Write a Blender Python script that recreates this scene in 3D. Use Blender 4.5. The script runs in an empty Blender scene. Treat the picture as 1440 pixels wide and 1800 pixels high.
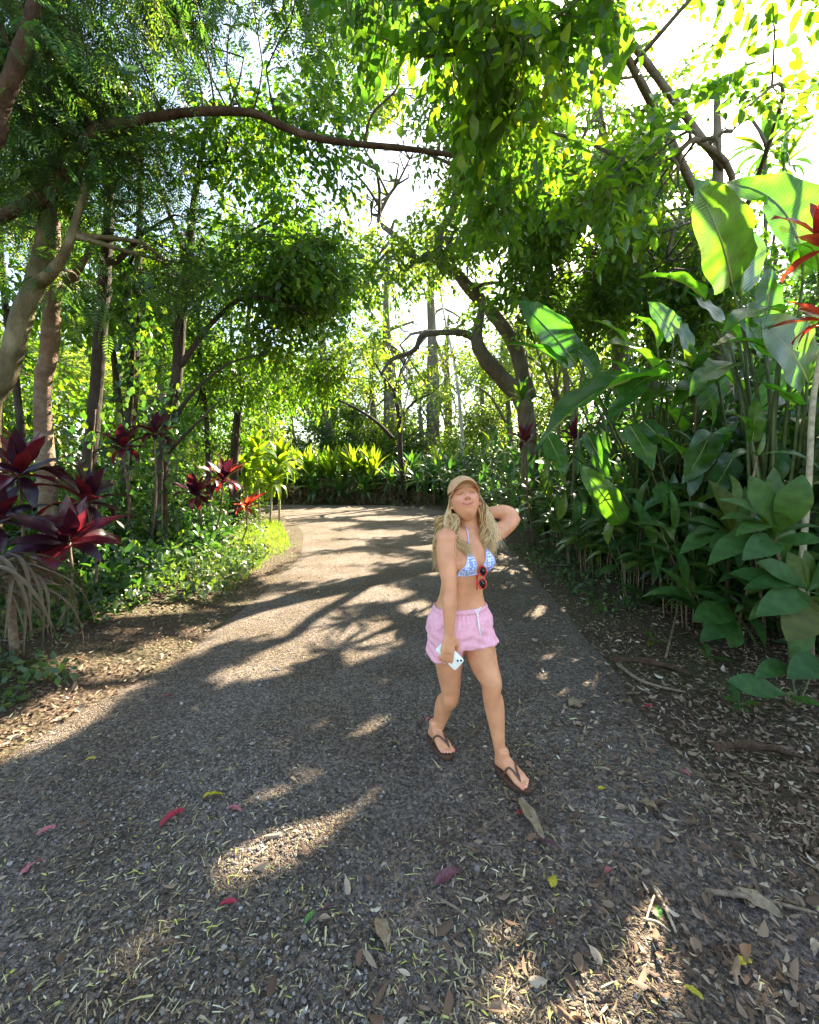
import bpy, math, random
import numpy as np
from mathutils import Vector, Matrix, noise
from mathutils.bvhtree import BVHTree

random.seed(11)
rng = np.random.default_rng(11)
SC = bpy.context.scene
COL = SC.collection
PI = math.pi

# ---------------------------------------------------------------- camera
CAM = Vector((0.0, 0.0, 1.65))
PITCH = math.radians(5.5)
cam_data = bpy.data.cameras.new('camera')
cam_data.sensor_fit = 'HORIZONTAL'
cam_data.sensor_width = 36.0
cam_data.lens = 18.0
cam_data.clip_start = 0.05
cam_data.clip_end = 2000.0
cam = bpy.data.objects.new('camera', cam_data)
COL.objects.link(cam)
cam.location = CAM
cam.rotation_euler = (PI / 2 - PITCH, 0, 0)
SC.camera = cam

# ---------------------------------------------------------------- sky, sun, exposure
SUN = Vector((0.70, 1.105, 1.038)).normalized()
SUN_EL = math.asin(SUN.z)
SUN_AZ = math.atan2(SUN.x, SUN.y)
world = bpy.data.worlds.new('World')
SC.world = world
world.use_nodes = True
wn = world.node_tree
wn.nodes.clear()
sky = wn.nodes.new('ShaderNodeTexSky')
sky.sky_type = 'NISHITA'
sky.sun_disc = False
sky.sun_elevation = SUN_EL
sky.sun_rotation = SUN_AZ
sky.air_density = 1.0
sky.dust_density = 1.2
sky.ozone_density = 1.0
bg = wn.nodes.new('ShaderNodeBackground')
bg.inputs['Strength'].default_value = 0.095
wo = wn.nodes.new('ShaderNodeOutputWorld')
wn.links.new(sky.outputs[0], bg.inputs['Color'])
wn.links.new(bg.outputs[0], wo.inputs['Surface'])

sd = bpy.data.lights.new('sun', 'SUN')
sd.energy = 5.0
sd.angle = math.radians(0.53)
sd.color = (1.0, 0.93, 0.82)
sun = bpy.data.objects.new('sun', sd)
COL.objects.link(sun)
sun.rotation_euler = SUN.to_track_quat('Z', 'Y').to_euler()

vs = SC.view_settings
SC.display_settings.display_device = 'sRGB'
vs.view_transform = 'Standard'
vs.look = 'None'
vs.exposure = 2.95
vs.use_white_balance = True
vs.white_balance_temperature = 7400
vs.white_balance_tint = 8
vs.gamma = 1.0
vs.use_curve_mapping = False
cy = SC.cycles
cy.max_bounces = 10
cy.diffuse_bounces = 5
cy.glossy_bounces = 3
cy.transmission_bounces = 6
cy.sample_clamp_indirect = 6.0
cy.use_adaptive_sampling = True
cy.adaptive_threshold = 0.015

# ---------------------------------------------------------------- photograph pixel -> world
_c, _s = math.cos(PITCH), math.sin(PITCH)


def ray(px, py):
    u = (px - 720.0) / 720.0
    v = (py - 900.0) / 720.0
    return Vector((u, _c - v * _s, -_s - v * _c))


def P(px, py, Y):
    d = ray(px, py)
    return CAM + d * (Y / d.y)


def G(px, py, z=0.0):
    d = ray(px, py)
    return CAM + d * ((z - CAM.z) / d.z)


# ---------------------------------------------------------------- mesh helpers
def mesh_np(name, V, F, mat=None, rnd=None, smooth=True):
    """V (n,3); F list of (k,m) int arrays"""
    me = bpy.data.meshes.new(name)
    V = np.ascontiguousarray(V, dtype=np.float32)
    Fs = [np.asarray(f, dtype=np.int32) for f in (F if isinstance(F, list) else [F]) if len(f)]
    me.vertices.add(len(V))
    me.vertices.foreach_set('co', V.ravel())
    tot = np.concatenate([np.full(len(f), f.shape[1], dtype=np.int32) for f in Fs])
    loops = np.concatenate([f.ravel() for f in Fs])
    start = np.concatenate([[0], np.cumsum(tot)[:-1]]).astype(np.int32)
    me.loops.add(len(loops))
    me.loops.foreach_set('vertex_index', loops)
    me.polygons.add(len(tot))
    me.polygons.foreach_set('loop_start', start)
    me.polygons.foreach_set('loop_total', tot)
    me.polygons.foreach_set('use_smooth', np.full(len(tot), smooth, dtype=bool))
    if rnd is not None:
        a = me.attributes.new('rnd', 'FLOAT', 'POINT')
        a.data.foreach_set('value', np.ascontiguousarray(rnd, dtype=np.float32))
    if mat:
        me.materials.append(mat)
    me.update(calc_edges=True)
    me.validate()
    return me


class Acc:
    """collects geometry for ONE mesh"""

    def __init__(self):
        self.V, self.F, self.R, self.n = [], {}, [], 0

    def add(self, V, F, r=0.5):
        V = np.asarray(V, dtype=np.float64)
        for f in (F if isinstance(F, list) else [F]):
            f = np.asarray(f, dtype=np.int64)
            if len(f):
                self.F.setdefault(f.shape[1], []).append(f + self.n)
        self.V.append(V)
        self.R.append(np.full(len(V), r) if np.isscalar(r) else np.asarray(r))
        self.n += len(V)
        return self

    def mesh(self, name, mat, smooth=True, off=None):
        V = np.concatenate(self.V)
        if off is not None:
            V = V - np.array(off)
        return mesh_np(name, V, [np.concatenate(f) for f in self.F.values()], mat, np.concatenate(self.R), smooth)


def link(name, me, parent=None):
    o = bpy.data.objects.new(name, me)
    COL.objects.link(o)
    if parent:
        o.parent = parent
    return o


def thing(name, label, cat, loc=(0, 0, 0), group=None):
    o = bpy.data.objects.new(name, None)
    COL.objects.link(o)
    o.empty_display_size = 0.1
    o.location = loc
    tag(o, label, cat, group)
    return o


def tag(o, label, cat, group=None):
    o['label'] = label
    o['category'] = cat
    if group:
        o['group'] = group
    return o


def kind(o, k):
    o['kind'] = k
    return o


def part(name, acc, mat, root, smooth=True, world=True):
    return link(name, acc.mesh(name, mat, smooth, root.location if world and root else None), root)


def rot_frames(pts):
    pts = [Vector(p) for p in pts]
    n = len(pts)
    T = []
    for i in range(n):
        a = pts[max(i - 1, 0)]
        b = pts[min(i + 1, n - 1)]
        T.append((b - a).normalized())
    up = Vector((0, 0, 1)) if abs(T[0].z) < 0.9 else Vector((0, 1, 0))
    x = T[0].cross(up).normalized()
    fr = []
    for i in range(n):
        x = (x - T[i] * x.dot(T[i])).normalized()
        fr.append((pts[i], T[i], x, T[i].cross(x)))
    return fr


def spline(pts, n):
    """Catmull-Rom through pts (each a tuple of any length)"""
    p = np.array([tuple(q) for q in pts], dtype=float)
    if len(p) == 2:
        t = np.linspace(0, 1, n)[:, None]
        return p[0] * (1 - t) + p[1] * t
    q = np.vstack([2 * p[0] - p[1], p, 2 * p[-1] - p[-2]])
    out = []
    m = len(p) - 1
    for u in np.linspace(0, m - 1e-6, n):
        i = int(u)
        t = u - i
        a, b, c, d = q[i], q[i + 1], q[i + 2], q[i + 3]
        out.append(0.5 * (2 * b + (c - a) * t + (2 * a - 5 * b + 4 * c - d) * t * t + (3 * b - a - 3 * c + d) * t ** 3))
    return np.array(out)


def tube(pts, radii, n=8, wob=0.0):
    fr = rot_frames(pts)
    if np.isscalar(radii):
        radii = [radii] * len(fr)
    V = []
    for i, (p, t, x, y) in enumerate(fr):
        for k in range(n):
            a = 2 * PI * k / n
            r = radii[i]
            if wob:
                r *= 1 + wob * (0.6 * noise.noise(Vector((p.x * 5 + math.cos(a) * 2.2, p.y * 5 + math.sin(a) * 2.2, p.z * 4.5))) + 0.5 * noise.noise(Vector((p.x * 13 + math.cos(a) * 4, p.y * 13 + math.sin(a) * 4, p.z * 9))))
            V.append(p + (x * math.cos(a) + y * math.sin(a)) * r)
    m = len(fr)
    V.append(fr[0][0])
    V.append(fr[-1][0] + fr[-1][1] * radii[-1] * 0.5)
    Q = [(i * n + k, i * n + (k + 1) % n, (i + 1) * n + (k + 1) % n, (i + 1) * n + k) for i in range(m - 1) for k in range(n)]
    T = [(m * n, (k + 1) % n, k) for k in range(n)] + [(m * n + 1, (m - 1) * n + k, (m - 1) * n + (k + 1) % n) for k in range(n)]
    return np.array([tuple(v) for v in V]), [np.array(Q), np.array(T)]


def loft(secs, n=24, pw=2.0):
    """secs: (center, u vector, v vector) closed loft of (super)ellipses"""
    V = []
    for (c, u, v) in secs:
        c, u, v = Vector(c), Vector(u), Vector(v)
        for k in range(n):
            a = 2 * PI * k / n
            ca, sa = math.cos(a), math.sin(a)
            e = 2.0 / pw
            V.append(c + u * (math.copysign(abs(ca) ** e, ca)) + v * (math.copysign(abs(sa) ** e, sa)))
    m = len(secs)
    V.append(Vector(secs[0][0]))
    V.append(Vector(secs[-1][0]))
    Q = [(i * n + k, i * n + (k + 1) % n, (i + 1) * n + (k + 1) % n, (i + 1) * n + k) for i in range(m - 1) for k in range(n)]
    T = [(m * n, (k + 1) % n, k) for k in range(n)] + [(m * n + 1, (m - 1) * n + k, (m - 1) * n + (k + 1) % n) for k in range(n)]
    return np.array([tuple(v) for v in V]), [np.array(Q), np.array(T)]


def ellipsoid(c, ax, ay, az, nu=16, nv=10):
    V, Q = [], []
    c, ax, ay, az = Vector(c), Vector(ax), Vector(ay), Vector(az)
    for j in range(nv + 1):
        ph = PI * j / nv
        for i in range(nu):
            a = 2 * PI * i / nu
            V.append(c + ax * (math.sin(ph) * math.cos(a)) + ay * (math.sin(ph) * math.sin(a)) + az * math.cos(ph))
    for j in range(nv):
        for i in range(nu):
            Q.append((j * nu + i, (j + 1) * nu + i, (j + 1) * nu + (i + 1) % nu, j * nu + (i + 1) % nu))
    return np.array([tuple(v) for v in V]), [np.array(Q)]


def unit(a):
    return a / np.maximum(np.linalg.norm(a, axis=-1, keepdims=True), 1e-9)


def leaf_t(prof, fold=0.25, droop=0.0, side=0.0):
    """small leaf template; prof list of (t, half width); ends collapsed. Y along, X across, Z up"""
    V = [(0, 0, 0)]
    rows = []
    for (t, w) in prof:
        z = -droop * t * t
        i = len(V)
        V += [(-w, t, z + fold * w), (0, t, z), (w, t, z + fold * w)]
        rows.append(i)
    V.append((0, 1, -droop))
    tip = len(V) - 1
    T, Q = [], []
    r = rows[0]
    T += [(0, r + 1, r), (0, r + 2, r + 1)]
    for a, b in zip(rows[:-1], rows[1:]):
        Q += [(a, a + 1, b + 1, b), (a + 1, a + 2, b + 2, b + 1)]
    r = rows[-1]
    T += [(tip, r, r + 1), (tip, r + 1, r + 2)]
    return np.array(V, float), [np.array(T)] + ([np.array(Q)] if Q else [])


def scatter(acc, tpl, pos, d, up, L, W, rnd):
    tV, tF = tpl
    N = len(pos)
    if N == 0:
        return
    d = unit(d)
    x = unit(np.cross(d, up))
    n = np.cross(x, d)
    L = np.broadcast_to(np.asarray(L, float), (N,))[:, None, None]
    W = np.broadcast_to(np.asarray(W, float), (N,))[:, None, None]
    V = pos[:, None, :] + tV[None, :, 1:2] * d[:, None, :] * L + tV[None, :, 0:1] * x[:, None, :] * W + tV[None, :, 2:3] * n[:, None, :] * L
    k = len(tV)
    off = (np.arange(N) * k)[:, None, None]
    F = [(f[None] + off).reshape(-1, f.shape[1]) for f in tF]
    acc.add(V.reshape(-1, 3), F, np.repeat(rnd, k))


# ---------------------------------------------------------------- materials
def new_mat(name):
    m = bpy.data.materials.new(name)
    m.use_nodes = True
    nt = m.node_tree
    nt.nodes.clear()
    out = nt.nodes.new('ShaderNodeOutputMaterial')
    return m, nt, out


def nd(nt, t, **kw):
    n = nt.nodes.new(t)
    for k, v in kw.items():
        if k in n.inputs:
            n.inputs[k].default_value = v
        else:
            setattr(n, k, v)
    return n


def ramp(nt, stops, interp='LINEAR'):
    r = nt.nodes.new('ShaderNodeValToRGB')
    cr = r.color_ramp
    cr.interpolation = interp
    while len(cr.elements) > 1:
        cr.elements.remove(cr.elements[-1])
    cr.elements[0].position = stops[0][0]
    cr.elements[0].color = (*stops[0][1], 1)
    for p, c in stops[1:]:
        e = cr.elements.new(p)
        e.color = (*c, 1)
    return r


def leaf_mat(name, refl, trans, tfac=0.45, rough=0.4, spec=0.5, veins=0.0, objrand=False):
    """refl / trans: ramp stops over per-leaf random"""
    m, nt, out = new_mat(name)
    L = nt.links
    if objrand:
        src = nd(nt, 'ShaderNodeObjectInfo').outputs['Random']
    else:
        src = nd(nt, 'ShaderNodeAttribute', attribute_name='rnd').outputs['Fac']
    r1, r2 = ramp(nt, refl), ramp(nt, trans)
    L.new(src, r1.inputs[0])
    L.new(src, r2.inputs[0])
    c1, c2 = r1.outputs[0], r2.outputs[0]
    pr = nd(nt, 'ShaderNodeBsdfPrincipled', Roughness=rough)
    pr.inputs['Specular IOR Level'].default_value = spec
    tr = nd(nt, 'ShaderNodeBsdfTranslucent')
    tc = nd(nt, 'ShaderNodeTexCoord')
    # blotchy variation
    nz = nd(nt, 'ShaderNodeTexNoise', Scale=9.0, Detail=3.0)
    L.new(tc.outputs['Object'], nz.inputs['Vector'])
    mr = nd(nt, 'ShaderNodeMapRange')
    mr.inputs[1].default_value = 0.3
    mr.inputs[2].default_value = 0.7
    mr.inputs[3].default_value = 0.72
    mr.inputs[4].default_value = 1.2
    L.new(nz.outputs[0], mr.inputs[0])
    for c, tgt in ((c1, pr.inputs['Base Color']), (c2, tr.inputs['Color'])):
        mx = nd(nt, 'ShaderNodeMix', data_type='RGBA', blend_type='MULTIPLY')
        mx.inputs[0].default_value = 1.0
        L.new(c, mx.inputs[6])
        L.new(mr.outputs[0], mx.inputs[7])
        L.new(mx.outputs[2], tgt)
    if veins:
        sp = nd(nt, 'ShaderNodeSeparateXYZ')
        L.new(tc.outputs['Object'], sp.inputs[0])
        ab = nd(nt, 'ShaderNodeMath', operation='ABSOLUTE')
        L.new(sp.outputs[0], ab.inputs[0])
        ml = nd(nt, 'ShaderNodeMath', operation='MULTIPLY_ADD')
        ml.inputs[1].default_value = -0.55
        L.new(ab.outputs[0], ml.inputs[0])
        L.new(sp.outputs[1], ml.inputs[2])
        cb = nd(nt, 'ShaderNodeCombineXYZ')
        L.new(ml.outputs[0], cb.inputs[0])
        wv = nd(nt, 'ShaderNodeTexWave', Scale=veins * .5, Distortion=0.8)
        L.new(cb.outputs[0], wv.inputs['Vector'])
        bp = nd(nt, 'ShaderNodeBump', Strength=0.22, Distance=0.01)
        L.new(wv.outputs['Fac'], bp.inputs['Height'])
        L.new(bp.outputs[0], pr.inputs['Normal'])
        vr = nd(nt, 'ShaderNodeMapRange')
        vr.inputs[3].default_value = 0.86
        vr.inputs[4].default_value = 1.08
        L.new(wv.outputs['Fac'], vr.inputs[0])
        n5 = nd(nt, 'ShaderNodeTexNoise', Scale=5.0, Detail=5.0)
        L.new(tc.outputs['Object'], n5.inputs['Vector'])
        spot = ramp(nt, [(0.62, (1, 1, 1)), (0.72, (.75, .45, .25))])
        L.new(n5.outputs[0], spot.inputs[0])
        for tgt in (pr.inputs['Base Color'], tr.inputs['Color']):
            old = tgt.links[0].from_socket
            m2 = nd(nt, 'ShaderNodeMix', data_type='RGBA', blend_type='MULTIPLY')
            m2.inputs[0].default_value = 1.0
            L.new(old, m2.inputs[6])
            L.new(vr.outputs[0], m2.inputs[7])
            m3 = nd(nt, 'ShaderNodeMix', data_type='RGBA', blend_type='MULTIPLY')
            m3.inputs[0].default_value = 1.0
            L.new(m2.outputs[2], m3.inputs[6])
            L.new(spot.outputs[0], m3.inputs[7])
            L.new(m3.outputs[2], tgt)
    mix = nd(nt, 'ShaderNodeMixShader')
    mix.inputs[0].default_value = tfac
    L.new(pr.outputs[0], mix.inputs[1])
    L.new(tr.outputs[0], mix.inputs[2])
    L.new(mix.outputs[0], out.inputs['Surface'])
    return m


def plain(name, col, rough=0.6, spec=0.4, bump=0.0, bscale=40.0, var=0.0, metal=0.0):
    m, nt, out = new_mat(name)
    pr = nd(nt, 'ShaderNodeBsdfPrincipled', Roughness=rough, Metallic=metal)
    pr.inputs['Specular IOR Level'].default_value = spec
    pr.inputs['Base Color'].default_value = (*col, 1)
    tc = nd(nt, 'ShaderNodeTexCoord')
    if var or bump:
        nz = nd(nt, 'ShaderNodeTexNoise', Scale=bscale, Detail=4.0)
        nt.links.new(tc.outputs['Object'], nz.inputs['Vector'])
    if var:
        r = ramp(nt, [(0.3, tuple(c * (1 - var) for c in col)), (0.7, tuple(min(c * (1 + var), 1) for c in col))])
        nt.links.new(nz.outputs[0], r.inputs[0])
        nt.links.new(r.outputs[0], pr.inputs['Base Color'])
    if bump:
        bp = nd(nt, 'ShaderNodeBump', Strength=bump, Distance=0.01)
        nt.links.new(nz.outputs[0], bp.inputs['Height'])
        nt.links.new(bp.outputs[0], pr.inputs['Normal'])
    nt.links.new(pr.outputs[0], out.inputs['Surface'])
    return m


def rnd_mat(name, stops, rough=0.7, spec=0.3, trans=0.0):
    """colour from the per-piece random attribute"""
    m, nt, out = new_mat(name)
    at = nd(nt, 'ShaderNodeAttribute', attribute_name='rnd')
    r = ramp(nt, stops)
    nt.links.new(at.outputs['Fac'], r.inputs[0])
    pr = nd(nt, 'ShaderNodeBsdfPrincipled', Roughness=rough)
    pr.inputs['Specular IOR Level'].default_value = spec
    nt.links.new(r.outputs[0], pr.inputs['Base Color'])
    sh = pr.outputs[0]
    if trans:
        tr = nd(nt, 'ShaderNodeBsdfTranslucent')
        nt.links.new(r.outputs[0], tr.inputs['Color'])
        mx = nd(nt, 'ShaderNodeMixShader')
        mx.inputs[0].default_value = trans
        nt.links.new(sh, mx.inputs[1])
        nt.links.new(tr.outputs[0], mx.inputs[2])
        sh = mx.outputs[0]
    nt.links.new(sh, out.inputs['Surface'])
    return m


def bark_mat(name, c1, c2, c3, scale=6.0, band=0.0):
    m, nt, out = new_mat(name)
    L = nt.links
    tc = nd(nt, 'ShaderNodeTexCoord')
    mp = nd(nt, 'ShaderNodeMapping')
    mp.inputs['Scale'].default_value = (1, 1, 0.35 if not band else 1.6)
    L.new(tc.outputs['Object'], mp.inputs[0])
    n1 = nd(nt, 'ShaderNodeTexNoise', Scale=scale, Detail=6.0, Roughness=0.65)
    L.new(mp.outputs[0], n1.inputs['Vector'])
    n2 = nd(nt, 'ShaderNodeTexNoise', Scale=scale * 0.35, Detail=3.0)
    L.new(tc.outputs['Object'], n2.inputs['Vector'])
    r = ramp(nt, [(0.3, c1), (0.5, c2), (0.72, c3)])
    ad = nd(nt, 'ShaderNodeMath', operation='ADD')
    L.new(n1.outputs[0], ad.inputs[0])
    L.new(n2.outputs[0], ad.inputs[1])
    hv = nd(nt, 'ShaderNodeMath', operation='MULTIPLY')
    hv.inputs[1].default_value = 0.5
    L.new(ad.outputs[0], hv.inputs[0])
    L.new(hv.outputs[0], r.inputs[0])
    pr = nd(nt, 'ShaderNodeBsdfPrincipled', Roughness=0.85)
    pr.inputs['Specular IOR Level'].default_value = 0.2
    L.new(r.outputs[0], pr.inputs['Base Color'])
    bp = nd(nt, 'ShaderNodeBump', Strength=1.0, Distance=0.06)
    L.new(n1.outputs[0], bp.inputs['Height'])
    L.new(bp.outputs[0], pr.inputs['Normal'])
    L.new(pr.outputs[0], out.inputs['Surface'])
    return m


M = {}
M['fine'] = leaf_mat('fine_leaf', [(0, (.020, .060, .034)), (.5, (.045, .10, .045)), (1, (.08, .13, .035))],
                     [(0, (.06, .18, .03)), (.5, (.16, .36, .03)), (1, (.46, .56, .03))], 0.46, 0.36, 0.5)
M['broad'] = leaf_mat('broad_leaf', [(0, (.020, .06, .018)), (.7, (.04, .10, .02)), (1, (.09, .13, .02))],
                      [(0, (.09, .28, .02)), (.6, (.24, .48, .02)), (1, (.52, .60, .02))], 0.5, 0.35, 0.45)
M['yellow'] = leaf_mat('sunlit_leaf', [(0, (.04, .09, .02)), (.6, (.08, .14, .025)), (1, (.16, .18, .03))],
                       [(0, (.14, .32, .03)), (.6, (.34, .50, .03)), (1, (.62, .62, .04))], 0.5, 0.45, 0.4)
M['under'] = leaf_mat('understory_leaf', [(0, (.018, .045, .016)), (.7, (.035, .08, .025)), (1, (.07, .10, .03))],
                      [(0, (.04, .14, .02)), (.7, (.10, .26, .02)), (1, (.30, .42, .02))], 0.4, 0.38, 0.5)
M['ginger'] = leaf_mat('ginger_leaf', [(0, (.024, .07, .022)), (.6, (.045, .12, .03)), (1, (.10, .15, .03))],
                       [(0, (.05, .18, .02)), (.7, (.12, .30, .02)), (1, (.30, .42, .02))], 0.4, 0.3, 0.5, objrand=True)
M['heli'] = leaf_mat('paddle_leaf', [(0, (.030, .085, .030)), (1, (.055, .12, .030))],
                     [(0, (.10, .38, .02)), (1, (.20, .50, .02))], 0.5, 0.22, 0.8, veins=26.0, objrand=True)
M['paddle'] = leaf_mat('matt_paddle_leaf', [(0, (.022, .080, .018)), (.7, (.040, .11, .020)), (1, (.085, .080, .012))],
                       [(0, (.06, .20, .015)), (1, (.20, .26, .015))], 0.3, 0.42, 0.28, veins=20.0, objrand=True)
M['ti_red'] = leaf_mat('red_ti_leaf', [(0, (.022, .010, .018)), (.6, (.040, .010, .020)), (1, (.10, .010, .016))],
                       [(0, (.06, .008, .02)), (.6, (.13, .010, .02)), (1, (.40, .02, .02))], 0.35, 0.3, 0.5, objrand=True)
M['ti_bright'] = leaf_mat('scarlet_ti_leaf', [(0, (.12, .012, .014)), (1, (.24, .02, .015))],
                          [(0, (.55, .03, .02)), (1, (.75, .10, .03))], 0.5, 0.32, 0.5, objrand=True)
M['pandan'] = leaf_mat('blade_leaf', [(0, (.04, .10, .02)), (1, (.09, .14, .02))],
                       [(0, (.20, .44, .02)), (1, (.50, .62, .02))], 0.5, 0.35, 0.5, objrand=True)
M['grass'] = leaf_mat('grass_blade', [(0, (.05, .10, .02)), (1, (.10, .15, .02))],
                      [(0, (.20, .40, .02)), (1, (.42, .55, .03))], 0.45, 0.45, 0.4)
M['cover'] = leaf_mat('cover_leaf', [(0, (.03, .07, .025)), (.7, (.06, .11, .04)), (1, (.12, .15, .06))],
                      [(0, (.08, .20, .02)), (1, (.26, .38, .03))], 0.35, 0.4, 0.5)
M['dry'] = leaf_mat('dry_blade', [(0, (.14, .10, .06)), (1, (.30, .24, .16))],
                    [(0, (.14, .09, .04)), (1, (.30, .22, .10))], 0.3, 0.6, 0.3)
M['midrib'] = plain('midrib', (.30, .36, .08), 0.5)
M['stalk'] = plain('green_stalk', (.06, .085, .025), 0.5, var=0.4, bscale=12)
M['cane'] = plain('brown_cane', (.16, .11, .07), 0.8, bump=0.6, bscale=30, var=0.5)
M['palecane'] = plain('pale_cane', (.34, .30, .20), 0.8, bump=0.5, bscale=25, var=0.35)
M['bark_red'] = bark_mat('reddish_bark', (.035, .02, .014), (.09, .055, .035), (.20, .13, .085), 11)
M['bark_dark'] = bark_mat('dark_bark', (.022, .016, .012), (.05, .038, .028), (.10, .08, .06), 9)
M['bark_tan'] = bark_mat('tan_bark', (.05, .042, .022), (.13, .105, .055), (.30, .25, .15), 9)
M['bark_grey'] = bark_mat('grey_bark', (.07, .06, .045), (.14, .12, .09), (.26, .24, .20), 6)
M['bark_ring'] = bark_mat('ringed_bark', (.07, .04, .03), (.17, .11, .07), (.40, .33, .26), 5, band=1)
M['bark_white'] = bark_mat('pale_bark', (.30, .28, .24), (.45, .43, .38), (.6, .58, .52), 5)
M['litter'] = rnd_mat('litter_leaf', [(0, (.06, .035, .022)), (.35, (.15, .09, .055)), (.6, (.26, .175, .11)), (.85, (.42, .33, .23)), (1, (.56, .47, .37))], 0.7, 0.3, 0.15)
M['chip'] = rnd_mat('straw_chip', [(0, (.05, .035, .022)), (.45, (.13, .09, .055)), (.70, (.26, .20, .11)), (.86, (.42, .35, .20)), (.93, (.34, .36, .06)), (1, (.55, .50, .36))], 0.7, 0.3)
M['stone'] = rnd_mat('gravel_stone', [(0, (.045, .038, .032)), (.5, (.115, .10, .086)), (.85, (.20, .178, .158)), (1, (.32, .29, .265))], 0.8, 0.3)

# ---------------------------------------------------------------- where direct sun reaches the ground (gaps in the canopy)
LIT = []
for (px, py, rx, ry) in [
    (480, 1500, 70, 42), (430, 1550, 60, 20), (450, 1455, 36, 20), (105, 1600, 60, 14), (165, 1575, 34, 10), (255, 1655, 34, 10), (240, 1720, 30, 10),
    (700, 1640, 22, 40), (665, 1735, 20, 45), (735, 1585, 22, 18), (1130, 1765, 26, 22), (1325, 1722, 22, 16), (1005, 1605, 30, 10),
    (60, 1285, 90, 32), (150, 1225, 70, 24), (230, 1180, 50, 15), (330, 1130, 60, 18),
    (440, 1185, 75, 16), (590, 1120, 120, 26), (640, 1160, 60, 14), (470, 1095, 110, 20), (540, 1145, 70, 14), (610, 1050, 110, 14), (480, 1060, 80, 12),
    (700, 1205, 36, 10), (735, 1075, 30, 14), (560, 1010, 90, 12), (600, 985, 70, 10), (560, 960, 80, 7), (640, 940, 80, 6), (540, 925, 80, 6),
    (690, 912, 70, 4), (560, 905, 90, 4), (700, 988, 36, 4), (660, 1020, 30, 4), (740, 1010, 20, 4), (900, 975, 26, 3), (950, 1077, 34, 8), (880, 1000, 16, 3),
    (760, 965, 40, 4), (800, 930, 30, 3), (620, 895, 120, 3),
    (270, 1060, 80, 36), (420, 980, 80, 30), (480, 935, 50, 20), (190, 1110, 60, 20), (90, 1190, 50, 14), (350, 1010, 50, 20),
]:
    c0 = G(px, py)
    a = G(px + rx, py)
    b0, b1 = G(px, py - ry), G(px, py + ry)
    LIT.append(((b0.x + b1.x) / 2, (b0.y + b1.y) / 2, a.x - c0.x, (b0 - b1).length / 2, math.atan2(b0.x - b1.x, b0.y - b1.y)))


# leaves the sun shines through in the photograph: (place, radius of the gap towards the sun)
SUNLIT = [(P(1250, 410, 3.5), .55), (P(960, 590, 5.8), .36), (P(1375, 620, 3.4), .22), (P(1056, 868, 4.75), .25), (P(1160, 565, 4.9), .30), (P(1440, 440, 3.0), .40),
          (P(470, 190, 6.4), .5), (P(330, 60, 4.8), .35), (P(480, 380, 7.0), .8), (P(60, 500, 5.2), .5), (P(690, 120, 3.9), .5), (P(980, 260, 4.8), .45), (P(1100, 60, 4.0), .4), (P(860, 60, 3.9), .4),
          (P(130, 950, 4.0), .2), (P(390, 830, 6.6), .5), (P(480, 830, 13.3), .9), (P(290, 620, 6.6), .7), (P(90, 420, 5.7), .6), (P(590, 790, 22.0), 2.4), (P(640, 690, 24.0), 2.0)]


def shade_cost(pos):
    return float(np.mean(sun_gap(pos, .04, False)))


def sun_gap(pos, pad=0.0, targets=True):
    """True where a leaf at pos would shade one of the sunlit patches"""
    t = pos[:, 2] / SUN.z
    gx, gy = pos[:, 0] - SUN.x * t, pos[:, 1] - SUN.y * t
    wob = 0.16 * np.sin(gx * 9 + gy * 5) + 0.13 * np.sin(gx * 17 - gy * 13)
    m = np.zeros(len(pos), bool)
    for (cx, cy, rx, ry, an) in LIT:
        dx, dy = gx - cx, gy - cy
        ca, sa = math.cos(an), math.sin(an)
        u, v = dx * ca - dy * sa, dx * sa + dy * ca
        m |= ((u / (rx + pad)) ** 2 + (v / (ry + pad)) ** 2 + wob) < 1.0
    S_ = np.array(SUN)
    for (q, r) in (SUNLIT if targets else []):
        w = pos - np.array(q)
        al = w @ S_
        m |= (al > 0.45) & (np.sum(w * w, 1) - al * al < r * r * (1 + wob))
    return m
# ================================================================= ground and path
L_EDGE = [(-2.7, -8), (-2.65, 0), (-2.49, 2.35), (-2.23, 3.43), (-2.19, 5.31), (-2.57, 9.13), (-4.33, 14.1), (-6.6, 17.3), (-11, 19.4), (-24, 23)]
R_EDGE = [(2.2, -8), (1.95, 0), (1.75, 2.4), (1.95, 4.3), (2.35, 9.1), (2.4, 13.5), (1.5, 18), (-0.6, 20.7), (-6, 21.6), (-22, 28)]
le = spline(L_EDGE, 260)
re_ = spline(R_EDGE, 260)


def hgt(x, y):
    x, y = np.asarray(x, float), np.asarray(y, float)
    lx = np.interp(y, [-8, 0, 2.4, 3.4, 5.3, 9.1, 14.1, 17.3, 19.4], [-2.7, -2.65, -2.49, -2.23, -2.19, -2.57, -4.33, -6.6, -11])
    rx = np.interp(y, [-8, 0, 2.4, 4.3, 9.1, 13.5, 18, 20.7], [2.2, 1.95, 1.75, 1.95, 2.35, 2.4, 1.5, -0.6])
    l = np.clip((lx - x) / 1.3, 0, 1)
    r = np.clip((x - rx) / 1.6, 0, 1)
    far = np.clip((y - 21.2) / 2.5, 0, 1)
    h = 0.20 * l * l * (3 - 2 * l) + 0.10 * r * r * (3 - 2 * r) + 0.45 * far
    out = np.clip(np.maximum(np.maximum(l, r), far), 0, 1)
    h = h + out * (0.04 * np.sin(x * 2.1 + y * 1.3) + 0.03 * np.sin(x * 4.7 - y * 3.9))
    return h


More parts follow.
